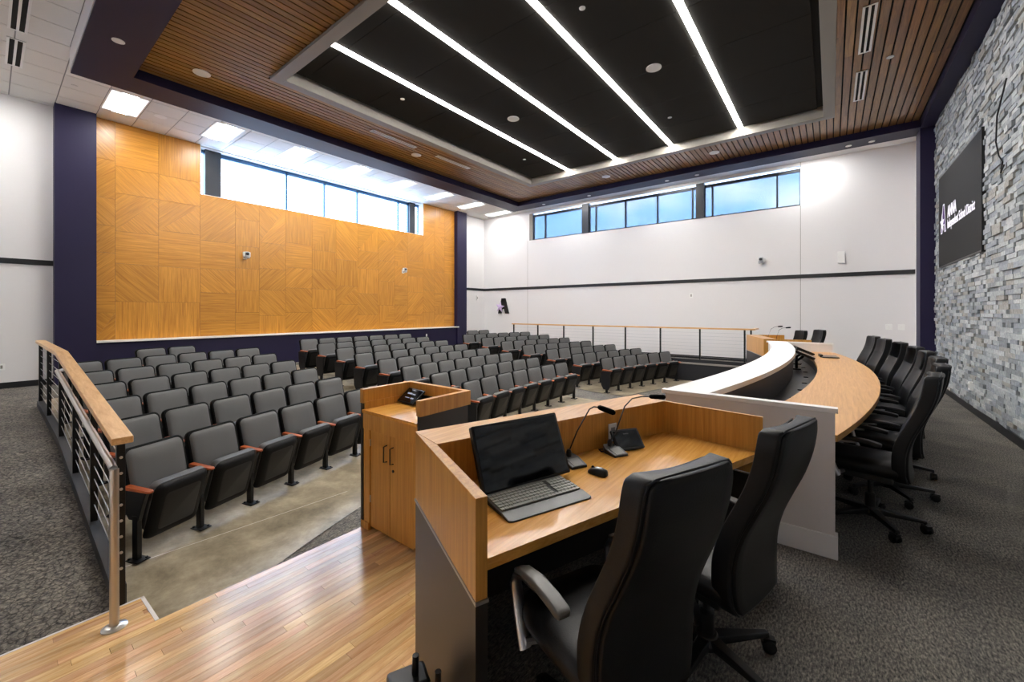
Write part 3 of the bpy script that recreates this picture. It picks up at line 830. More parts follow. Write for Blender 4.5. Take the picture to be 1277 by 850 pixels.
# =====================================================================================
#  GUARD RAILS
# =====================================================================================
def sloped_bar(mb, x0, x1, pts, th):
    """bar following (y, ztop) points"""
    for (ya, za), (yb, zb) in zip(pts[:-1], pts[1:]):
        v = [(x0, ya, za - th), (x1, ya, za - th), (x1, yb, zb - th), (x0, yb, zb - th), (x0, ya, za), (x1, ya, za), (x1, yb, zb), (x0, yb, zb)]
        mb.add(v, [(3, 2, 1, 0), (4, 5, 6, 7), (0, 1, 5, 4), (1, 2, 6, 5), (2, 3, 7, 6), (3, 0, 4, 7)])
    return mb
RXL = 0.55
rail = thing('guard_rail', 'black cable railing with oak cap and steel handrail beside the side ramp', 'railing', (RXL, 3.70, -0.36))
o_ = (-RXL, -3.70, 0.36)
def rl(y):  # top of cap
    return 0.775 + (1.125 - 0.775) * (y - 3.66) / (7.2 - 3.66) if y < 7.2 else 1.125
def rb(y):  # ramp surface
    for (ya, za), (yb, zb) in zip(prof[:-1], prof[1:]):
        if ya <= y <= yb: return za + (zb - za) * (y - ya) / (yb - ya)
    return -0.352
Mo = T(*o_)
obj('cap', sloped_bar(MB(), RXL - 0.053, RXL + 0.053, [(3.66, rl(3.66)), (7.2, rl(7.2))], 0.045), 'cap_oak', rail, bevel=0.004, M=Mo)
obj('cap', sloped_bar(MB(), RXL - 0.053, RXL + 0.053, [(7.2, 1.125), (10.3, 1.125)], 0.045), 'cap_oak', rail, bevel=0.004, M=Mo)
RPY = [3.735, 4.83, 5.97, 7.22, 8.75, 10.2]
for k, y in enumerate(RPY):
    p = obj('post', MB().box(RXL - 0.022, RXL + 0.022, y - 0.022, y + 0.022, rb(y) - 0.12, rl(y) - 0.044), 'black_metal', rail, bevel=0.003, M=Mo)
    if k == 0:
        for q in range(8):
            zq = rl(y) - 0.15 - q * 0.105
            obj('bolt', MB().lathe([(0.009, 0.0), (0.009, 0.006), (0.005, 0.008)], 10, (0, 0, 0), Matrix.Rotation(R(90), 4, 'X')), 'steel', p, M=Mo @ T(RXL, y - 0.022, zq))
for q in range(8):
    a = 0.15 + q * 0.105
    mb = MB().tube([(RXL, 3.75, rl(3.75) - a), (RXL, 7.2, rl(7.2) - a)], 0.0032, 6)
    mb.tube([(RXL, 7.2, rl(7.2) - a), (RXL, 10.2, rl(10.2) - a)], 0.0032, 6)
    obj('cable', mb, 'cable', rail, M=Mo)
obj('base_curb', sloped_bar(MB(), RXL - 0.036, RXL + 0.036, [(3.765, rb(3.765) + 0.10), (7.2, rb(7.2) + 0.10), (10.3, rb(10.3) + 0.10)], 0.60), 'dark_curb', rail, M=Mo)
HX = RXL - 0.055
hp = [(HX, 6.9, rl(6.9) - 0.17), (HX, 4.6, rl(4.6) - 0.17), (HX, 3.98, rl(3.98) - 0.165), (HX - 0.005, 3.62, rl(3.62) - 0.145), (HX - 0.008, 3.525, rl(3.5) - 0.14)]
obj('handrail', MB().tube(hp, 0.021, 12), 'steel', rail, M=Mo, angle=60)
obj('handrail_return', MB().tube([(HX, 6.88, rl(6.88) - 0.17), (RXL, 6.95, rl(6.95) - 0.17)], 0.020, 10), 'steel', rail, M=Mo)
up_ = obj('handrail_upright', MB().tube([(HX - 0.008, 3.50, rl(3.5) - 0.135), (HX - 0.008, 3.495, 0.2), (HX - 0.008, 3.49, ZW + 0.01)], 0.023, 12), 'steel', rail, M=Mo, angle=60)
obj('flange', MB().lathe([(0.062, 0.0), (0.062, 0.006), (0.045, 0.013), (0.025, 0.016)], 20, (HX - 0.008, 3.49, ZW)), 'steel', up_, M=Mo)
obj('bracket', MB().tube([(HX, 4.9, rl(4.9) - 0.19), (HX, 4.9, rl(4.9) - 0.25), (RXL - 0.02, 4.9, rl(4.9) - 0.28)], 0.008, 8), 'steel', rail, M=Mo)

RXR = 13.38
rail2 = thing('guard_rail', 'black cable railing with oak cap along the far white wall', 'railing', (RXR, 1.9, 0.0))
Mo = T(-RXR, -1.9, 0)
obj('cap', MB().box(RXR - 0.053, RXR + 0.053, 1.80, 10.4, 1.06, 1.105), 'cap_oak', rail2, bevel=0.004, M=Mo)
obj('cap', MB().box(RXR - 0.053, RXR + 0.75, 1.695, 1.80, 1.06, 1.105), 'cap_oak', rail2, bevel=0.004, M=Mo)
for y in (10.33, 9.13, 7.95, 6.74, 5.53, 4.35, 3.16, 1.96, 1.80):
    obj('post', MB().box(RXR - 0.022, RXR + 0.022, y - 0.022, y + 0.022, 0.0, 1.062), 'black_metal', rail2, bevel=0.003, M=Mo)
for q in range(8):
    obj('cable', MB().tube([(RXR, 1.8, 0.95 - q * 0.105), (RXR, 10.33, 0.95 - q * 0.105)], 0.0032, 6), 'cable', rail2, M=Mo)
obj('base_curb', MB().box(RXR - 0.06, RXR + 0.06, 1.75, 10.4, -0.6, 0.13), 'dark_curb', rail2, bevel=0.004, M=Mo)
obj('base_ledge', MB().box(RXR - 0.10, RXR - 0.06, 1.75, 10.4, -0.02, 0.03), 'coffer_grey', rail2, M=Mo)

# =====================================================================================
#  PODIUM
# =====================================================================================
PX, PYc = 2.09, 2.96
pod = thing('lectern', 'oak lectern with raised lip, two cabinet doors and black sides', 'lectern', (PX, PYc, ZW))
zt, zl, zsf = 0.895 - ZW, 0.77 - ZW, 0.715 - ZW
hw = 0.42
obj('lip', MB().box(0.0, 0.57, hw - 0.05, hw, zl, zt), 'oak', pod, bevel=0.002)
obj('lip', MB().box(0.0, 0.57, -hw, -hw + 0.05, zl, zt), 'oak', pod, bevel=0.002)
obj('lip', MB().box(0.52, 0.57, -hw + 0.05, hw - 0.05, zl, zt), 'oak', pod, bevel=0.002)
obj('side_panel', MB().box(0.004, 0.54, hw - 0.039, hw - 0.006, 0.0, zl - 0.001), 'laminate_black', pod)
obj('side_panel', MB().box(0.004, 0.54, -hw + 0.006, -hw + 0.039, 0.0, zl - 0.001), 'laminate_black', pod)
obj('front_panel', MB().box(0.51, 0.535, -hw + 0.03, hw - 0.03, 0.0, zl + 0.02), 'laminate_black', pod)
obj('top', MB().box(-0.005, 0.52, -hw + 0.04, hw - 0.04, zsf - 0.03, zsf), 'oak_top', pod, bevel=0.003)
obj('inner_lip', MB().box(0.02, 0.53, hw - 0.055, hw - 0.03, zsf - 0.02, zl + 0.01).box(0.02, 0.53, -hw + 0.03, -hw + 0.055, zsf - 0.02, zl + 0.01), 'oak', pod)
obj('apron', MB().box(0.005, 0.50, -hw + 0.04, hw - 0.04, zsf - 0.17, zsf - 0.03), 'oak', pod, bevel=0.002)
obj('stile', MB().box(0.012, 0.05, hw - 0.13, hw - 0.04, 0.06, zsf - 0.17), 'oak', pod)
obj('stile', MB().box(0.012, 0.05, -hw + 0.04, -hw + 0.10, 0.06, zsf - 0.17), 'oak', pod)
obj('carcass', MB().box(0.05, 0.50, -hw + 0.04, hw - 0.04, 0.02, zsf - 0.17), 'oak', pod)
obj('plinth', MB().box(0.0, 0.03, hw - 0.13, hw - 0.015, 0.0, 0.065), 'oak', pod)
ya, yb_ = hw - 0.132, -hw + 0.102; ym = 0.0
for k, (a, b) in enumerate(((ym + 0.002, ya), (yb_, ym - 0.002))):
    d = obj('door', MB().box(0.022, 0.048, a, b, 0.03, zsf - 0.175), 'oak', pod, bevel=0.0015)
    yh = ym + (0.045 if k == 0 else -0.045)
    obj('handle', MB().tube([(0.022, yh, 0.80), (-0.012, yh, 0.795), (-0.012, yh, 0.665), (0.022, yh, 0.66)], 0.0055, 8), 'black_metal', d)
    if k == 0:
        for zh in (0.25, 0.75): obj('hinge', MB().box(0.014, 0.022, a + (b - a) - 0.008, b + 0.004, zh, zh + 0.06), 'steel', d)
    else:
        obj('lock', MB().lathe([(0.012, 0.0), (0.012, 0.006)], 12, (0, 0, 0), Matrix.Rotation(R(-90), 4, 'Y')), 'black_metal', d, M=T(0.022, yh, 0.60))
# touch panel on the lectern
tp = thing('touch_panel', 'small black touch panel with dim text on the lectern top', 'tablet', (PX + 0.42, PYc + 0.225, 0.715), R(-6))
Mt = Matrix.Rotation(R(38), 4, 'Y')
obj('stand', MB().prism([(-0.02, -0.08), (0.07, -0.08), (0.07, 0.08), (-0.02, 0.08)], 0.0, [0.012, 0.06, 0.06, 0.012]), 'plastic_black', tp, bevel=0.003)
Mt = T(-0.06, 0, 0.008) @ Matrix.Rotation(R(-38), 4, 'Y')
body = obj('case', MB().box(0.0, 0.175, -0.135, 0.135, 0.0, 0.018), 'plastic_black', tp, bevel=0.004, M=Mt)
obj('display', MB().box(0.012, 0.163, -0.122, 0.122, 0.018, 0.0195), 'screen', tp, M=Mt)
lm = MB()
for a, b, c, d in ((0.146, 0.154, -0.02, 0.03), (0.10, 0.118, 0.0, 0.075), (0.10, 0.112, -0.06, -0.01), (0.055, 0.062, -0.01, 0.06), (0.052, 0.066, -0.08, -0.03)):
    lm.box(a, b, c, d, 0.0196, 0.0199)
obj('screen_marks', lm, 'screen_dim', tp, M=Mt)

# =====================================================================================
#  STAFF DESKS (near one in front of the camera, far one mirrored)
# =====================================================================================
def V2(p, q, t): return (p[0] + (q[0] - p[0]) * t, p[1] + (q[1] - p[1]) * t)
def offset_poly(a, b, d):
    """thin quad: wall from a to b with thickness d to the right hand side"""
    vx, vy = b[0] - a[0], b[1] - a[1]; L = math.hypot(vx, vy); nx_, ny_ = vy / L, -vx / L
    return [a, (a[0] + nx_ * d, a[1] + ny_ * d), (b[0] + nx_ * d, b[1] + ny_ * d), b]
oL, iL, nO, nI = (1.426, 1.772), (1.357, 1.523), (1.043, 0.973), (1.086, 0.955)
oR, iR, eR = (3.137, 1.188), (3.022, 0.954), (2.930, 0.332)
ZT, ZD, ZTR = 0.95, 0.729, 0.578
def staff_desk(label, mirror, zt=ZT):
    mx = (lambda p: (13.8 - p[0], p[1])) if mirror else (lambda p: p)
    org = mx((2.1, 1.0))
    t = thing('staff_desk', label, 'desk', (org[0], org[1], 0.0))
    Mo = T(-org[0], -org[1], 0)
    def pr(pts, z0, z1):
        P = [mx(p) for p in pts]
        return MB().prism(P, z0, z1)
    # back wall of the desk with a wide top ledge
    iR2 = (iR[0] + 0.04, iR[1] + 0.01)
    obj('back_panel', pr([oL, iL, iR, oR], ZTR + 0.012, zt), 'oak', t, bevel=0.002, M=Mo)
    obj('ledge', pr([(oL[0] - 0.001, oL[1] + 0.001), (iL[0] - 0.001, iL[1] - 0.001), (iR[0] + 0.001, iR[1] - 0.001), (oR[0] + 0.001, oR[1] + 0.001)], zt - 0.004, zt + 0.001), 'oak_dais', t, M=Mo)
    # splayed wings
    w = 0.043
    nLo = (oL[0], oL[1])
    dxn, dyn = nO[0] - oL[0], nO[1] - oL[1]; L = math.hypot(dxn, dyn); nxn, nyn = -dyn / L * -1, dxn / L * -1
    inner0 = (iL[0], iL[1])
    obj('side_panel', pr([oL, nO, nI, iL], ZTR + 0.012, zt - 0.0005), 'oak', t, bevel=0.002, M=Mo)
    eR2 = (eR[0] + 0.022, eR[1])
    obj('side_panel', pr([(iR[0] - 0.001, iR[1] + 0.02), (eR[0] - 0.001, eR[1]), eR2, (iR[0] + 0.022, iR[1] + 0.02)], ZTR + 0.012, zt - 0.0005), 'oak', t, bevel=0.0015, M=Mo)
    obj('metal_trim', pr([(oL[0] - 0.004, oL[1] + 0.004), (nO[0] - 0.005, nO[1] - 0.004), (nI[0] + 0.001, nI[1] - 0.005), iL], ZTR, ZTR + 0.012), 'alu_trim', t, M=Mo)
    obj('metal_trim', pr([(oL[0], oL[1] + 0.004), iL, iR, (oR[0] + 0.003, oR[1] + 0.003)], ZTR, ZTR + 0.0118), 'alu_trim', t, M=Mo)
    zb = ZW if not mirror else -0.5
    obj('lower_panel', pr([oL, nO, nI, iL], zb, ZTR), 'laminate_black', t, M=Mo)
    obj('lower_panel', pr([(oL[0] + 0.01, oL[1] - 0.004), (iL[0] + 0.05, iL[1] + 0.1), (iR[0], iR[1] + 0.1), oR], zb, ZTR - 0.001), 'laminate_black', t, M=Mo)
    obj('lower_panel', pr([iR, eR, eR2, (iR[0] + 0.022, iR[1])], 0.0, ZTR), 'laminate_black', t, M=Mo)
    obj('desktop', pr([iL, nI, (eR[0], eR[1] + 0.02), iR], ZD - 0.042, ZD), 'oak_top', t, bevel=0.002, M=Mo)
    return t
staff_desk('oak staff desk in the foreground with raised surround and black lower panels', False)
staff_desk('oak staff desk at the far end beyond the curved dais', True, 0.985)

# things on the near desk. desk axes: ex along back panel, ey from user to back panel
EX = Vector((0.9465, -0.3227, 0)); EY = Vector((0.3227, 0.9465, 0)); DESKROT = math.atan2(EX.y, EX.x)
def desk_thing(name, label, cat, x, y, rz=0.0, mirror=False, group=None):
    return thing(name, label, cat, (x, y, ZD), (DESKROT + rz), group)
# monitor lying back at a low angle, keyboard in front of it
mon = desk_thing('monitor', 'black flat touch monitor tilted back on the foreground desk', 'monitor', 1.652, 1.178)
Mm = T(0, 0.0, 0.02) @ Matrix.Rotation(R(-24), 4, 'X')
mw, mh = 0.525, 0.315
obj('bezel', pillow(mw, mh, 0.028, 0.008, [(0.01, -0.2), (0.0, 0.1), (0.0, 0.95), (0.002, 1.0)]), 'plastic_black', mon, M=Mm @ T(0, 0.02, mh / 2))
obj('display', MB().box(-mw / 2 + 0.012, mw / 2 - 0.012, -0.0095, -0.008, 0.012, mh - 0.012), 'screen', mon, M=Mm)
obj('stand', MB().prism([(-0.10, 0.02), (0.10, 0.02), (0.08, 0.15), (-0.08, 0.15)], 0.0, 0.012).box(-0.04, 0.04, 0.05, 0.09, 0.01, 0.14), 'plastic_black', mon, bevel=0.003)
kb = desk_thing('keyboard', 'dark grey computer keyboard with wrist rest below the black monitor', 'keyboard', 1.571, 1.072, R(-2.2))
kw, kd = 0.45, 0.155
obj('tray', MB().prism([(-kw / 2, -0.05), (kw / 2, -0.05), (kw / 2, kd - 0.03), (-kw / 2, kd - 0.03)], 0.0, [0.014, 0.014, 0.024, 0.024]), 'plastic_black', kb, bevel=0.003)
obj('wrist_rest', MB().prism([(-kw / 2, -0.112), (-kw / 2 + 0.02, -0.122), (kw / 2 - 0.02, -0.122), (kw / 2, -0.112), (kw / 2, -0.05), (-kw / 2, -0.05)], 0.0, [0.008, 0.006, 0.006, 0.008, 0.017, 0.017]), 'plastic_grey', kb, bevel=0.004)
obj('media_strip', MB().box(-kw / 2 + 0.004, kw / 2 - 0.004, kd - 0.052, kd - 0.034, 0.0225, 0.026), 'arm_pad', kb)
kg = MB()
for r_ in range(6):
    y0 = -0.044 + r_ * 0.0235; zk = 0.0155 + r_ * 0.0014
    xk = -kw / 2 + 0.008
    ks = 0.0205
    c = 0
    while xk < kw / 2 - 0.018:
        wk = ks * (5.2 if (r_ == 0 and c == 3) else (1.6 if c == 0 and r_ in (1, 2, 3) else 1))
        if not (0.105 < xk + kw / 2 - 0.2 < 0.118):
            kg.box(xk + 0.0012, min(xk + wk - 0.0012, kw / 2 - 0.006), y0 + 0.0012, y0 + 0.0215, zk, zk + 0.007)
        xk += wk; c += 1
obj('keys', kg, 'key_grey', kb, smooth=False)
ms = desk_thing('mouse', 'black and silver computer mouse on the foreground desk', 'mouse', 2.015, 0.985, R(20))
prof_m = [(-0.052, 0.012, 0.020), (-0.045, 0.026, 0.030), (-0.02, 0.031, 0.037), (0.01, 0.030, 0.036), (0.038, 0.027, 0.027), (0.054, 0.014, 0.014)]
Vm, Fm = [], []; sgm = 10
for yv, hwid, hz_ in prof_m:
    for k in range(sgm + 1):
        th = math.pi * k / sgm; Vm.append((hwid * math.cos(th), yv, max(0.001, hz_ * math.sin(th) ** 0.7)))
for a in range(len(prof_m) - 1):
    for k in range(sgm): Fm.append((a * (sgm + 1) + k, a * (sgm + 1) + k + 1, (a + 1) * (sgm + 1) + k + 1, (a + 1) * (sgm + 1) + k))
Fm.append(tuple(range(sgm, -1, -1))); Fm.append(tuple(range((len(prof_m) - 1) * (sgm + 1), len(prof_m) * (sgm + 1))))
obj('shell', MB().add(Vm, Fm), 'plastic_black', ms, angle=60)
obj('top_cover', MB().add([(x * 0.62, y * 0.8, z * 1.02 + 0.001) for x, y, z in Vm], Fm), 'mouse_silver', ms, angle=60)
obj('wheel', MB().lathe([(0.008, -0.003), (0.008, 0.003)], 12, (0, 0, 0), Matrix.Rotation(R(90), 4, 'Y')), 'plastic_black', ms, M=T(0, 0.03, 0.031))
def gooseneck(label, base, rz, path, head_dir, zdesk=ZD, group='gooseneck microphones'):
    t = thing('microphone', label, 'microphone', (base[0], base[1], zdesk), rz, group)
    obj('base', MB().prism([(-0.05, -0.075), (0.05, -0.075), (0.055, 0.02), (0.035, 0.06), (-0.035, 0.06), (-0.055, 0.02)], 0.0, [0.014, 0.014, 0.034, 0.044, 0.044, 0.034]), 'plastic_black', t, bevel=0.004)
    obj('button_plate', MB().prism([(-0.032, -0.07), (0.032, -0.07), (0.036, 0.0), (-0.036, 0.0)], [0.0152, 0.0152, 0.031, 0.031], [0.0172, 0.0172, 0.033, 0.033]), 'arm_pad', t)
    obj('socket', MB().lathe([(0.016, 0.035), (0.016, 0.06), (0.009, 0.075)], 14, (0, 0.035, 0)), 'plastic_black', t)
    # world path -> local
    inv = (Matrix.Translation((base[0], base[1], zdesk)) @ Matrix.Rotation(rz, 4, 'Z')).inverted()
    lp = [inv @ Vector(p) for p in path]
    n = len(lp); full = [Vector((0, 0.035, 0.06))] + lp
    obj('gooseneck', MB().tube(full, 0.0042, 8), 'black_metal', t, angle=60)
    e0 = lp[-1]; d = (inv.to_3x3() @ Vector(head_dir)).normalized()
    obj('windscreen', MB().tube([e0 - d * 0.012, e0, e0 + d * 0.03, e0 + d * 0.085, e0 + d * 0.098], [0.007, 0.0145, 0.0165, 0.0165, 0.008], 14), 'foam', t, angle=60)
    return t
b1 = (2.055, 1.165)
gooseneck('black gooseneck microphone beside the monitor, foam head drooping toward the user', b1, DESKROT + R(-8),
          [(2.12, 1.17, 0.90), (2.215, 1.14, 1.015), (2.245, 1.125, 1.027), (2.27, 1.10, 1.022)], (0.10, -0.17, -0.07))
b2 = (2.37, 1.055)
gooseneck('black gooseneck microphone beside the outlet, foam head held level', b2, DESKROT + R(-8),
          [(2.45, 1.075, 0.84), (2.60, 1.08, 0.97), (2.68, 1.06, 1.012), (2.75, 1.02, 1.019), (2.80, 0.975, 1.016)], (0.55, -0.83, -0.02))
tb = desk_thing('conference_unit', 'small black tablet on a stand between microphone and outlet', 'tablet', 2.50, 1.015, R(-14))
obj('stand', MB().prism([(-0.045, -0.03), (0.045, -0.03), (0.045, 0.06), (-0.045, 0.06)], 0.0, 0.01).box(-0.02, 0.02, 0.025, 0.05, 0.008, 0.09), 'plastic_grey', tb, bevel=0.002)
Mt = T(0, -0.04, 0.012) @ Matrix.Rotation(R(-42), 4, 'X')
obj('case', pillow(0.20, 0.135, 0.014, 0.008, [(0.003, 0), (0, 0.2), (0, 0.9), (0.002, 1)]), 'plastic_black', tb, M=Mt @ T(0, 0.014, 0.0675))
obj('display', MB().box(-0.088, 0.088, -0.0015, 0.0, 0.012, 0.123), 'screen', tb, M=Mt)
ol = thing('wall_outlet', 'white power outlet plate in the oak desk surround', 'outlet', (2.509, 1.126, 0.755), DESKROT)
obj('plate', MB().box(-0.036, 0.036, -0.006, 0.001, 0.0, 0.115), 'plate_white', ol, bevel=0.002)
obj('socket', MB().box(-0.017, 0.017, -0.0085, -0.006, 0.024, 0.091), 'coffer_grey', ol, bevel=0.001)
wc = thing('cable', 'thin black cable looping from the outlet to the microphones', 'cable', (2.48, 1.11, ZD))
obj('cord', MB().tube([(0.02, 0.006, 0.06), (0.0, -0.02, 0.05), (-0.03, -0.035, 0.02), (-0.09, -0.01, 0.012), (-0.14, 0.03, 0.014), (-0.15, 0.01, 0.008), (-0.12, -0.03, 0.006), (-0.09, -0.035, 0.006)], 0.004, 8), 'plastic_black', wc, angle=60)
# mirrored microphones on the far desk
gooseneck('black gooseneck microphone on the far desk, left one', (11.50, 1.22), R(200), [(11.49, 1.19, 1.0), (11.49, 1.13, 1.18), (11.51, 1.05, 1.235), (11.54, 0.99, 1.24)], (0.5, -0.86, 0.05), ZD)
gooseneck('black gooseneck microphone on the far desk, right one', (11.25, 1.02), R(200), [(11.25, 1.0, 1.0), (11.27, 0.95, 1.17), (11.31, 0.88, 1.215), (11.35, 0.82, 1.22)], (0.5, -0.86, 0.08), ZD)

# black case with handles on the stage floor beside the desk
bc = thing('equipment_case', 'black case with two upright handles on the floor by the foreground desk', 'case', (1.06, 1.37, ZW), R(-25))
obj('body', MB().box(-0.075, 0.085, -0.06, 0.06, 0.0, 0.455), 'plastic_black', bc, bevel=0.015)
obj('handle', MB().tube([(0.03, 0.0, 0.38), (0.035, 0.0, 0.53)], 0.0135, 10), 'plastic_black', bc)
obj('handle', MB().tube([(0.11, -0.05, 0.10), (0.115, -0.05, 0.47)], 0.0135, 10), 'plastic_black', bc)
obj('foot', MB().box(0.07, 0.14, -0.08, -0.02, 0.0, 0.11), 'plastic_black', bc, bevel=0.006)

# =====================================================================================
#  CURVED DAIS
# =====================================================================================
dais = thing('dais_desk', 'long curved dais with white ledge and oak writing top', 'dais', (7.1, 0.3, 0.0))
Mo = T(-7.1, -0.3, 0)
def arc_band(o, i, x0, x1, z0, z1, n=40):
    a = arc_pts(o[0], o[1], x0, x1, n); b = arc_pts(i[0], i[1], x0, x1, n)
    V, F = [], []
    for k in range(n + 1):
        V += [(b[k][0], b[k][1], z0), (a[k][0], a[k][1], z0), (a[k][0], a[k][1], z1), (b[k][0], b[k][1], z1)]
    for k in range(n):
        q = 4 * k
        for e in range(4): F.append((q + e, q + (e + 1) % 4, q + 4 + (e + 1) % 4, q + 4 + e))
    F.append((3, 2, 1, 0)); F.append(tuple(4 * n + e for e in range(4)))
    return MB().add(V, F)
ZWL, ZWD = 0.972, 0.79
obj('ledge', arc_band(W_OUT, W_IN, DX0 + 0.05, DX1 - 0.05, ZWL - 0.045, ZWL), 'counter_white', dais, M=Mo, angle=30)
obj('front_panel', arc_band((W_OUT[0] - 0.02, W_OUT[1]), (W_OUT[0] - 0.07, W_OUT[1] - 0.05), DX0 + 0.05, DX1 - 0.05, -0.58, ZWL - 0.045), 'divider_grey', dais, M=Mo, angle=30)
obj('inner_panel', arc_band((W_IN[0] + 0.06, W_IN[1]), (W_IN[0] + 0.03, W_IN[1]), DX0 + 0.05, DX1 - 0.05, 0.55, ZWL - 0.045), 'cliff_grey', dais, M=Mo, angle=30)
obj('cable_tray', arc_band((W_IN[0] + 0.05, W_IN[1]), (D_IN[0] - 0.06, D_IN[1]), DX0 + 0.05, DX1 - 0.05, 0.60, 0.63), 'tray_black', dais, M=Mo, angle=30)
obj('writing_top', arc_band(D_IN, D_OUT, DX0 + 0.05, DX1 - 0.05, ZWD - 0.045, ZWD), 'oak_dais', dais, M=Mo, bevel=0.003, angle=30)
obj('top_support', arc_band((D_IN[0] - 0.0, D_IN[1]), (D_IN[0] - 0.04, D_IN[1]), DX0 + 0.05, DX1 - 0.05, 0.60, ZWD - 0.046), 'tray_black', dais, M=Mo, angle=30)
obj('modesty_panel', arc_band((0.30, 18.5), (0.27, 18.5), DX0 + 0.05, DX1 - 0.05, 0.0, 0.60), 'tray_black', dais, M=Mo, angle=30)
for k, (a, b) in enumerate(((DX0, DX0 + 0.05), (DX1 - 0.05, DX1))):
    d = obj('end_panel', MB().box(a, b, -0.02, 1.055, 0.0, ZWL - 0.03), 'divider_grey', dais, M=Mo)
    obj('end_cap', MB().box(a - 0.012, b + 0.012, -0.035, 1.085, ZWL - 0.03, ZWL + 0.0005), 'counter_white', d, M=Mo, bevel=0.003)
    obj('base_trim', MB().box(a - 0.014, b + 0.014, -0.035, 1.06, 0.0, 0.15), 'counter_white', d, M=Mo, bevel=0.004)
for k in range(9):
    xg = 4.3 + 0.62 * k
    yg = 0.5 * (W_IN[0] + W_IN[1] - math.sqrt(W_IN[1] ** 2 - (xg - 6.85) ** 2) + D_IN[0] + D_IN[1] - math.sqrt(D_IN[1] ** 2 - (xg - 6.85) ** 2))
    obj('grommet', MB().lathe([(0.03, 0.63), (0.03, 0.636), (0.02, 0.638)], 12, (xg, yg, 0)), 'void', dais, M=Mo)
# folded monitors and a tablet at the far end of the dais
def dais_monitor(x, y, rz, tilt, label, z=0.63):
    t = thing('monitor', label, 'monitor', (x, y, z), rz, 'folded monitors on the dais')
    obj('arm', MB().tube([(0, 0.10, 0.0), (0, 0.10, 0.14), (0, 0.03, 0.20), (0, 0.0, 0.24)], 0.022, 8), 'black_metal', t)
    obj('base', MB().box(-0.07, 0.07, 0.04, 0.16, 0.0, 0.02), 'black_metal', t, bevel=0.004)
    Mm_ = T(0, 0.0, 0.25) @ Matrix.Rotation(R(-tilt), 4, 'X')
    obj('bezel', pillow(0.46, 0.28, 0.03, 0.008, [(0.02, -0.4), (0, 0.1), (0, 0.95), (0.002, 1)]), 'plastic_black', t, M=Mm_)
    obj('display', MB().box(-0.218, 0.218, -0.032, -0.0305, -0.128, 0.128), 'screen', t, M=Mm_)
dais_monitor(8.35, 0.36, R(6), 66, 'black folding monitor on the far end of the dais, nearer one')
dais_monitor(9.15, 0.40, R(10), 66, 'black folding monitor on the far end of the dais, farther one')
tb = thing('tablet', 'flat grey tablet lying on the far end of the oak dais top', 'tablet', (9.15, 0.03, ZWD), R(8))
obj('case', MB().box(-0.19, 0.19, -0.12, 0.12, 0.0, 0.02), 'plastic_grey', tb, bevel=0.004)
obj('display', MB().box(-0.175, 0.175, -0.105, 0.105, 0.02, 0.0215), 'screen', tb)
obj('hinge', MB().box(-0.12, 0.12, 0.10, 0.14, 0.0, 0.05), 'plastic_black', tb, bevel=0.004)

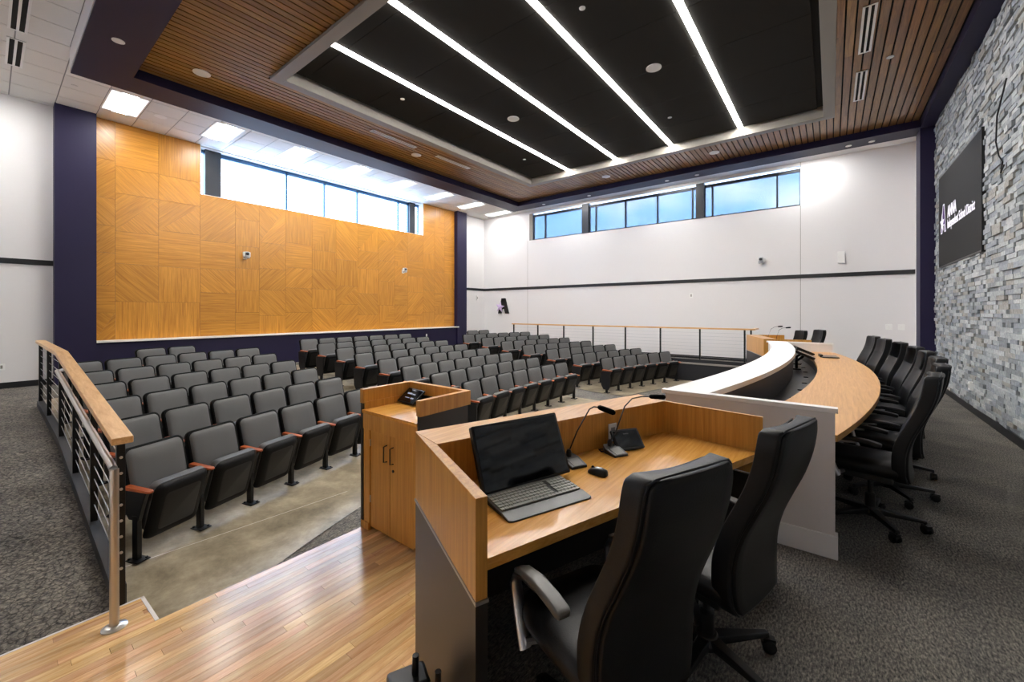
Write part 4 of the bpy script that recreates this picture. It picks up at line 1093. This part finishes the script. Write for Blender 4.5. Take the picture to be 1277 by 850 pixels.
# =====================================================================================
#  EXECUTIVE CHAIRS
# =====================================================================================
def chair_meshes():
    D = {}
    # side profile of the back (y of front surface, z), half widths, faces +Y
    st = [(0.40, -0.175, 0.205), (0.44, -0.165, 0.232), (0.52, -0.160, 0.245), (0.62, -0.165, 0.246), (0.72, -0.190, 0.240), (0.82, -0.232, 0.230), (0.92, -0.275, 0.223), (1.02, -0.305, 0.220), (1.10, -0.318, 0.218), (1.145, -0.322, 0.205), (1.16, -0.330, 0.18)]
    fine = []
    for q in range(len(st) - 1):                 # smooth the profile with Catmull-Rom steps
        p0, p1, p2, p3 = st[max(q - 1, 0)], st[q], st[q + 1], st[min(q + 2, len(st) - 1)]
        for e in range(3 if q < len(st) - 2 else 1):
            t_ = e / 3.0
            fine.append(tuple(0.5 * (2 * p1[c] + (p2[c] - p0[c]) * t_ + (2 * p0[c] - 5 * p1[c] + 4 * p2[c] - p3[c]) * t_ ** 2 + (3 * p1[c] - p0[c] - 3 * p2[c] + p3[c]) * t_ ** 3) for c in range(3)))
    fine.append(st[-1]); st = fine
    nu = 9
    def surf(off_y, curve, inset, zsq=1.0):
        P = []
        for z, y, hw in st:
            for i in range(nu):
                u = -1 + 2 * i / (nu - 1)
                P.append(((hw * 0.92 - inset) * u, y + off_y + curve * u * u, z))
        return P
    def closed(front, back):
        nv = len(st); V = front + back; n = nu * nv; F = []
        for j in range(nv - 1):
            for i in range(nu - 1):
                F.append((j * nu + i, j * nu + i + 1, (j + 1) * nu + i + 1, (j + 1) * nu + i))
                F.append((n + j * nu + i, n + (j + 1) * nu + i, n + (j + 1) * nu + i + 1, n + j * nu + i + 1))
        for i in range(nu - 1):
            F.append((i, n + i, n + i + 1, i + 1)); a = (nv - 1) * nu
            F.append((a + i, a + i + 1, n + a + i + 1, n + a + i))
        for j in range(nv - 1):
            F.append((j * nu, (j + 1) * nu, n + (j + 1) * nu, n + j * nu)); e = nu - 1
            F.append((j * nu + e, n + j * nu + e, n + (j + 1) * nu + e, (j + 1) * nu + e))
        return MB().add(V, F)
    D['backrest'] = closed(surf(0.0, 0.030, 0.0), surf(-0.055, 0.012, 0.0)).mesh('backrest', bevel=0.016, seg=3, angle=60, flat_big=False)
    D['back_cover'] = closed(surf(-0.045, 0.012, 0.022), surf(-0.066, 0.008, 0.022)).mesh('back_cover', bevel=0.008, seg=2, angle=60, flat_big=False)
    # headrest pad crease on the front
    P = [(z, y, hw) for z, y, hw in st if z > 0.93]
    V = []; 
    for z, y, hw in P:
        for i in range(nu):
            u = -1 + 2 * i / (nu - 1); V.append(((hw * 0.92 - 0.028) * u, y + 0.016 + 0.026 * u * u - 0.012 * abs(u) ** 4, min(z, 1.145)))
    nv = len(P); F = [(j * nu + i, j * nu + i + 1, (j + 1) * nu + i + 1, (j + 1) * nu + i) for j in range(nv - 1) for i in range(nu - 1)]
    hb = MB().add(V, F); g = hb.bm.faces[:]; bmesh.ops.solidify(hb.bm, geom=g, thickness=-0.02)
    D['headrest'] = hb.mesh('headrest', angle=60)
    D['piping'] = MB().tube([(s * (hw * 0.92 - 0.012), y - 0.043, z) for s in (-1,) for z, y, hw in st] + [(s * (hw * 0.92 - 0.012), y - 0.043, z) for s in (1,) for z, y, hw in reversed(st)], 0.004, 6).mesh('piping', angle=60)
    # seat
    ms_ = T(0, 0.03, 0.43) @ Matrix.Rotation(R(-90), 4, 'X') @ T(0, 0, 0)
    D['seat'] = pillow(0.46, 0.50, 0.085, 0.09, [(0.03, -0.15), (0.008, 0.05), (0.0, 0.4), (0.006, 0.75), (0.03, 0.98), (0.10, 1.03)], 5).mesh('seat', M=ms_, angle=60)
    D['seat_pan'] = MB().box(-0.17, 0.17, -0.14, 0.16, 0.365, 0.42).box(-0.05, 0.05, -0.21, -0.10, 0.36, 0.46).mesh('seat_pan', bevel=0.01)
    D['arm_pad'] = MB().tube([(0, -0.085, 0.646), (0, -0.07, 0.649), (0, -0.01, 0.660), (0, 0.08, 0.666), (0, 0.16, 0.655), (0, 0.21, 0.633)], [0.028, 0.033, 0.034, 0.033, 0.030, 0.022], 4, (1.15, 0.62), (1, 0, 0)).mesh('arm_pad', bevel=0.007, seg=3, angle=50, flat_big=False)
    D['arm_bracket'] = MB().tube([(0, 0.06, 0.648), (0, 0.15, 0.640), (0, 0.205, 0.620), (0, 0.225, 0.58), (0, 0.205, 0.50), (0, 0.165, 0.395), (0, 0.155, 0.375)], 0.018, 12, (1.35, 0.75), (1, 0, 0)).mesh('arm_bracket', angle=60)
    D['arm_link'] = MB().tube([(0, 0.155, 0.40), (-0.10, 0.13, 0.395)], 0.014, 8).mesh('arm_link')
    D['gas_lift'] = MB().lathe([(0.032, 0.085), (0.032, 0.22), (0.026, 0.225), (0.018, 0.23), (0.018, 0.37)], 16).mesh('gas_lift')
    mb = MB().lathe([(0.055, 0.065), (0.058, 0.09), (0.045, 0.125)], 20)
    for k in range(5):
        M = Matrix.Rotation(R(90 + 72 * k), 4, 'Z')
        v = [(0.03, -0.028, 0.075), (0.03, 0.028, 0.075), (0.03, 0.028, 0.118), (0.03, -0.028, 0.118), (0.31, -0.017, 0.072), (0.31, 0.017, 0.072), (0.31, 0.013, 0.092), (0.31, -0.013, 0.092)]
        mb.add([M @ Vector(p) for p in v], [(0, 1, 2, 3), (7, 6, 5, 4), (0, 4, 5, 1), (1, 5, 6, 2), (2, 6, 7, 3), (3, 7, 4, 0)])
    D['base'] = mb.mesh('base', bevel=0.004)
    mb = MB().tube([(0, 0, 0.09), (0, 0, 0.055)], 0.008, 8)
    Mr = Matrix.Rotation(R(90), 4, 'Y')
    mb.lathe([(0.010, -0.024), (0.029, -0.022), (0.030, -0.006), (0.016, -0.004), (0.016, 0.004), (0.030, 0.006), (0.029, 0.022), (0.010, 0.024)], 16, (0, -0.012, 0.030), Mr)
    mb.box(-0.016, 0.016, -0.038, 0.014, 0.038, 0.064)
    D['caster'] = mb.mesh('caster', angle=50)
    mats = dict(backrest='leather', back_cover='leather', headrest='leather', piping='leather', seat='leather', seat_pan='plastic_black', arm_pad='arm_black', arm_bracket='chrome', arm_link='chrome', gas_lift='plastic_black', base='plastic_black', caster='plastic_black')
    for k, me in D.items(): me.materials.append(MATS[mats[k]])
    return D
CM = chair_meshes()
pad_grey = CM['arm_pad'].copy(); pad_grey.materials.clear(); pad_grey.materials.append(MATS['arm_pad'])
def place_chair(x, y, rz, label, spin=0.0, group='black leather office chairs', grey=False):
    t = thing('office_chair', label, 'chair', (x, y, 0.0), rz, group)
    b = link('backrest', CM['backrest'], None, t)
    for nm in ('back_cover', 'headrest', 'piping'): link(nm, CM[nm], None, b)
    link('seat', CM['seat'], None, t); link('seat_pan', CM['seat_pan'], None, t)
    for s in (-1, 1):
        a = link('armrest', pad_grey if grey else CM['arm_pad'], None, t); a.location = (s * 0.232, 0, 0)
        link('arm_bracket', CM['arm_bracket'], None, a)
        lk = link('arm_link', CM['arm_link'], None, a)
        if s < 0: lk.rotation_euler = (0, 0, 0); lk.scale = (-1, 1, 1)
    link('gas_lift', CM['gas_lift'], None, t)
    bs = link('base', CM['base'], None, t); bs.rotation_euler = (0, 0, spin)
    for k in range(5):
        an = R(90 + 72 * k)
        c = link('caster', CM['caster'], None, bs); c.location = (0.302 * math.cos(an), 0.302 * math.sin(an), 0); c.rotation_euler = (0, 0, an + rng.uniform(-1.5, 1.5))
    return t
place_chair(1.36, 0.645, DESKROT + R(-4), 'black leather chair at foreground desk, the nearer one seen from behind', R(10), grey=True)
place_chair(2.045, 0.453, DESKROT + R(4), 'black leather chair at foreground desk, the one beside the white end panel', R(25))
DCH = [(4.08, -0.57, -9), (4.85, -0.72, -4), (5.60, -0.81, 0), (6.40, -0.84, 3), (7.15, -0.84, 6), (8.00, -0.78, 9), (8.85, -0.68, 12), (9.70, -0.60, 14)]
for k, (x, y, an) in enumerate(DCH):   # x, y: top of the back
    which = 'nearest the camera' if k == 0 else ('farthest from the camera' if k == 7 else '%s from the camera' % ordinal(k))
    place_chair(x - 0.34 * math.sin(R(an)), y + 0.34 * math.cos(R(an)), R(an), 'black leather chair behind the curved dais, ' + which, R(rng.uniform(-30, 30)))
place_chair(11.35, 0.83, R(30), 'black leather chair at the far desk, left one', R(5))
place_chair(12.0, 0.50, R(30), 'black leather chair at the far desk, right one', R(35))

# =====================================================================================
#  SCREEN ON THE STONE WALL
# =====================================================================================
tv = thing('wall_display', 'large black video display with white school district logo on the stone wall', 'display', (10.45, YS + 0.05, 2.47))
tw, thh = 1.50, 1.83
obj('frame', MB().box(-tw, tw, -0.06, -0.002, 0.0, thh), 'plastic_black', tv, bevel=0.004)
obj('screen_face', MB().box(-tw + 0.03, tw - 0.03, -0.002, 0.0, 0.03, thh - 0.03), 'tv_face', tv)
def fit_width(me, w):
    xs_ = [v.co.x for v in me.vertices]; k = w / (max(xs_) - min(xs_))
    me.transform(Matrix.Diagonal((k, 1, 1, 1)))
    return me
# the viewer looks along -Y from +Y side; left hand side of the screen is +X
def on_tv(name, me, mat, x, z, zoff=0.002):
    me.transform(Matrix(((-1, 0, 0, 0), (0, 0, 1, 0), (0, 1, 0, 0), (0, 0, 0, 1))))
    me.flip_normals() if hasattr(me, 'flip_normals') else None
    me.materials.clear()
    o = link(name, me, mat, tv); o.location = (x, zoff, z)
    return o
on_tv('lettering', fit_width(text_mesh('ANNA', 0.31, 0.002, bold=0.003), 0.68), 'screen_white', 0.68, 0.89)
on_tv('lettering', fit_width(text_mesh('Independent School District', 0.24, 0.002, bold=0.0, space=1.0), 1.86), 'screen_white', 0.69, 0.69)
def star_pts(r, n=5, inner=0.42, rot=90):
    out = []
    for k in range(2 * n):
        a = R(rot + 180.0 / n * k); q = r if k % 2 == 0 else r * inner
        out.append((q * math.cos(a), q * math.sin(a)))
    return out
def flat_shape(polys, d=0.002):
    mb = MB()
    for p in polys: mb.prism(p, 0, d)
    return mb.mesh('shape', smooth=False)
A_L = [(-0.22, 0.0), (-0.10, 0.0), (0.05, 0.55), (-0.03, 0.55)]
A_R = [(0.09, 0.0), (0.22, 0.0), (0.09, 0.55), (-0.03, 0.55)]
def outline(p, w=0.03):
    cx_ = sum(q[0] for q in p) / len(p); cy_ = sum(q[1] for q in p) / len(p); out = []
    for i in range(len(p)):
        a, b = p[i], p[(i + 1) % len(p)]
        L = math.hypot(b[0] - a[0], b[1] - a[1]); nx_, ny_ = -(b[1] - a[1]) / L * w, (b[0] - a[0]) / L * w
        out.append([a, b, (b[0] + nx_, b[1] + ny_), (a[0] + nx_, a[1] + ny_)])
    return out
on_tv('letter_a', flat_shape([A_L, A_R, [(-0.08, 0.15), (0.15, 0.15), (0.12, 0.25), (-0.05, 0.25)]]), 'screen_purple', 1.03, 0.66)
on_tv('letter_outline', flat_shape(outline([(-0.22, 0.0), (-0.09, 0.0), (-0.02, 0.14), (0.08, 0.14), (0.11, 0.0), (0.22, 0.0), (0.09, 0.55), (-0.03, 0.55)], 0.02)), 'screen_white', 1.03, 0.66, 0.004)
on_tv('star', flat_shape([[(x - 0.10, y + 0.20) for x, y in star_pts(0.19)]]), 'screen_white', 1.03, 0.66, 0.006)
hb = thing('hanging_cable', 'thin dark cable dangling on the stone wall beside the display', 'cable', (8.0, YS + 0.06, 3.4))
obj('cord', MB().tube([(-0.2, 0, 1.1), (0.12, 0.01, 0.75), (0.22, 0.0, 0.45), (0.1, 0.0, 0.22), (-0.05, 0.0, 0.1), (0.02, 0.0, -0.02), (-0.1, 0.0, 0.05)], 0.009, 6), 'plastic_black', hb, angle=60)
so = thing('wall_outlet', 'white outlet plate low on the stone wall', 'outlet', (9.53, YS + 0.055, 0.36))
obj('plate', MB().box(-0.04, 0.04, -0.05, 0.012, 0.0, 0.13), 'plate_white', so, bevel=0.002)
obj('socket', MB().box(-0.018, 0.018, 0.012, 0.014, 0.03, 0.10), 'coffer_grey', so)

# =====================================================================================
#  WALL FITTINGS
# =====================================================================================
em = thing('wall_emblem', 'black letter A with a lilac star mounted on the far white wall', 'emblem', (XW - 0.005, 11.9, 1.50))
Me = Matrix(((0, 0, -1, 0), (-1, 0, 0, 0), (0, 1, 0, 0), (0, 0, 0, 1)))   # x->-Y (to the right), y->Z, depth -> -X
A_poly = [[(-0.30, 0.0), (-0.10, 0.0), (0.06, 0.70), (-0.09, 0.70)], [(0.13, 0.0), (0.34, 0.0), (0.13, 0.70), (-0.09, 0.70), (-0.045, 0.52)], [(-0.12, 0.20), (0.10, 0.20), (0.06, 0.34), (-0.08, 0.34)]]
mb = MB()
for p in A_poly: mb.prism(p, 0, 0.05)
obj('letter_a', mb, 'trim_black', em, M=Me)
sp_ = star_pts(0.27, rot=80); V = [(x - 0.17, y + 0.30, 0.055) for x, y in sp_] + [(-0.17, 0.30, 0.12), (-0.17, 0.30, 0.045)]
F = [(i, (i + 1) % 10, 10) for i in range(10)] + [((i + 1) % 10, i, 11) for i in range(10)]
obj('star', MB().add(V, F), 'lilac', em, M=Me, smooth=False)
def wall_camera(label, loc, rz):
    t = thing('wall_camera', label, 'camera', loc, rz, 'small wall cameras')
    obj('bracket', MB().box(-0.05, 0.05, -0.02, 0.0, -0.06, 0.08).box(-0.02, 0.02, -0.12, -0.02, -0.05, -0.02), 'plate_white', t, bevel=0.004)
    obj('body', MB().lathe([(0.07, -0.04), (0.08, -0.01), (0.08, 0.03), (0.06, 0.04)], 18, (0, -0.13, 0.0)), 'camera_grey', t)
    obj('yoke', MB().box(-0.085, -0.06, -0.17, -0.09, 0.0, 0.13).box(0.06, 0.085, -0.17, -0.09, 0.0, 0.13), 'plate_white', t, bevel=0.005)
    obj('head', MB().lathe([(0.03, -0.058), (0.055, -0.05), (0.058, 0.05), (0.03, 0.058)], 18, (0, -0.13, 0.09), Matrix.Rotation(R(90), 4, 'Y')), 'camera_grey', t)
    obj('lens', MB().lathe([(0.040, 0.0), (0.040, 0.035), (0.025, 0.04)], 16, (0, -0.17, 0.085), Matrix.Rotation(R(100), 4, 'X')), 'trim_black', t)
wall_camera('small white camera on the wood wall, left one', (4.47, PY, 3.12), 0)
wall_camera('small white camera on the wood wall, right one', (9.85, PY, 3.12), 0)
wall_camera('small white camera on the far white wall under the windows', (XW, 1.69, 3.10), R(-90))
def wall_plate(name, label, cat, loc, rz, w, h, d=0.012, detail='switch', mat='plate_white'):
    t = thing(name, label, cat, loc, rz)
    obj('plate', MB().box(-w / 2, w / 2, -d, 0.0, 0.0, h), mat, t, bevel=min(0.004, d / 3))
    if detail: obj(detail, MB().box(-w / 6, w / 6, -d - 0.004, -d, h * 0.25, h * 0.75), 'fixture_white' if detail == 'switch' else 'coffer_grey', t, bevel=0.001)
    return t
wall_plate('light_switch', 'white switch plate on the far wall by the corner, left of two', 'switch', (XW, -1.20, 1.11), R(-90), 0.13, 0.15)
wall_plate('light_switch', 'white switch plate on the far wall by the corner, right of two', 'switch', (XW, -1.44, 1.11), R(-90), 0.13, 0.15)
wall_plate('thermostat', 'small white control plate mid-height on the far wall', 'thermostat', (XW, 3.73, 2.05), R(-90), 0.10, 0.17, 0.02, 'display')
wall_plate('wall_speaker', 'white box speaker strobe on the far wall above the black line', 'speaker', (XW, -0.22, 2.94), R(-90), 0.16, 0.32, 0.09, None)
wall_plate('wall_box', 'small white box on the back wall below the black line at the corner', 'wall box', (14.15, YB, 2.12), 0, 0.10, 0.22, 0.03, 'display')
wall_plate('wall_outlet', 'white outlet plate on the left white wall above the baseboard', 'outlet', (0.19, YB, 0.42), 0, 0.09, 0.13, 0.012, 'socket')
wall_plate('wall_sensor', 'small white upright fixture on the purple wall behind the middle block', 'wall box', (10.9, 12.86, 0.55), 0, 0.06, 0.14, 0.02, 'switch')
wall_plate('smoke_sensor', 'tiny grey sensor in the ceiling tiles by left column', 'sensor', (1.05, 11.55, ZC - 0.0), 0, 0.10, 0.012, 0.06, None, 'coffer_grey').rotation_euler = (0, 0, 0)
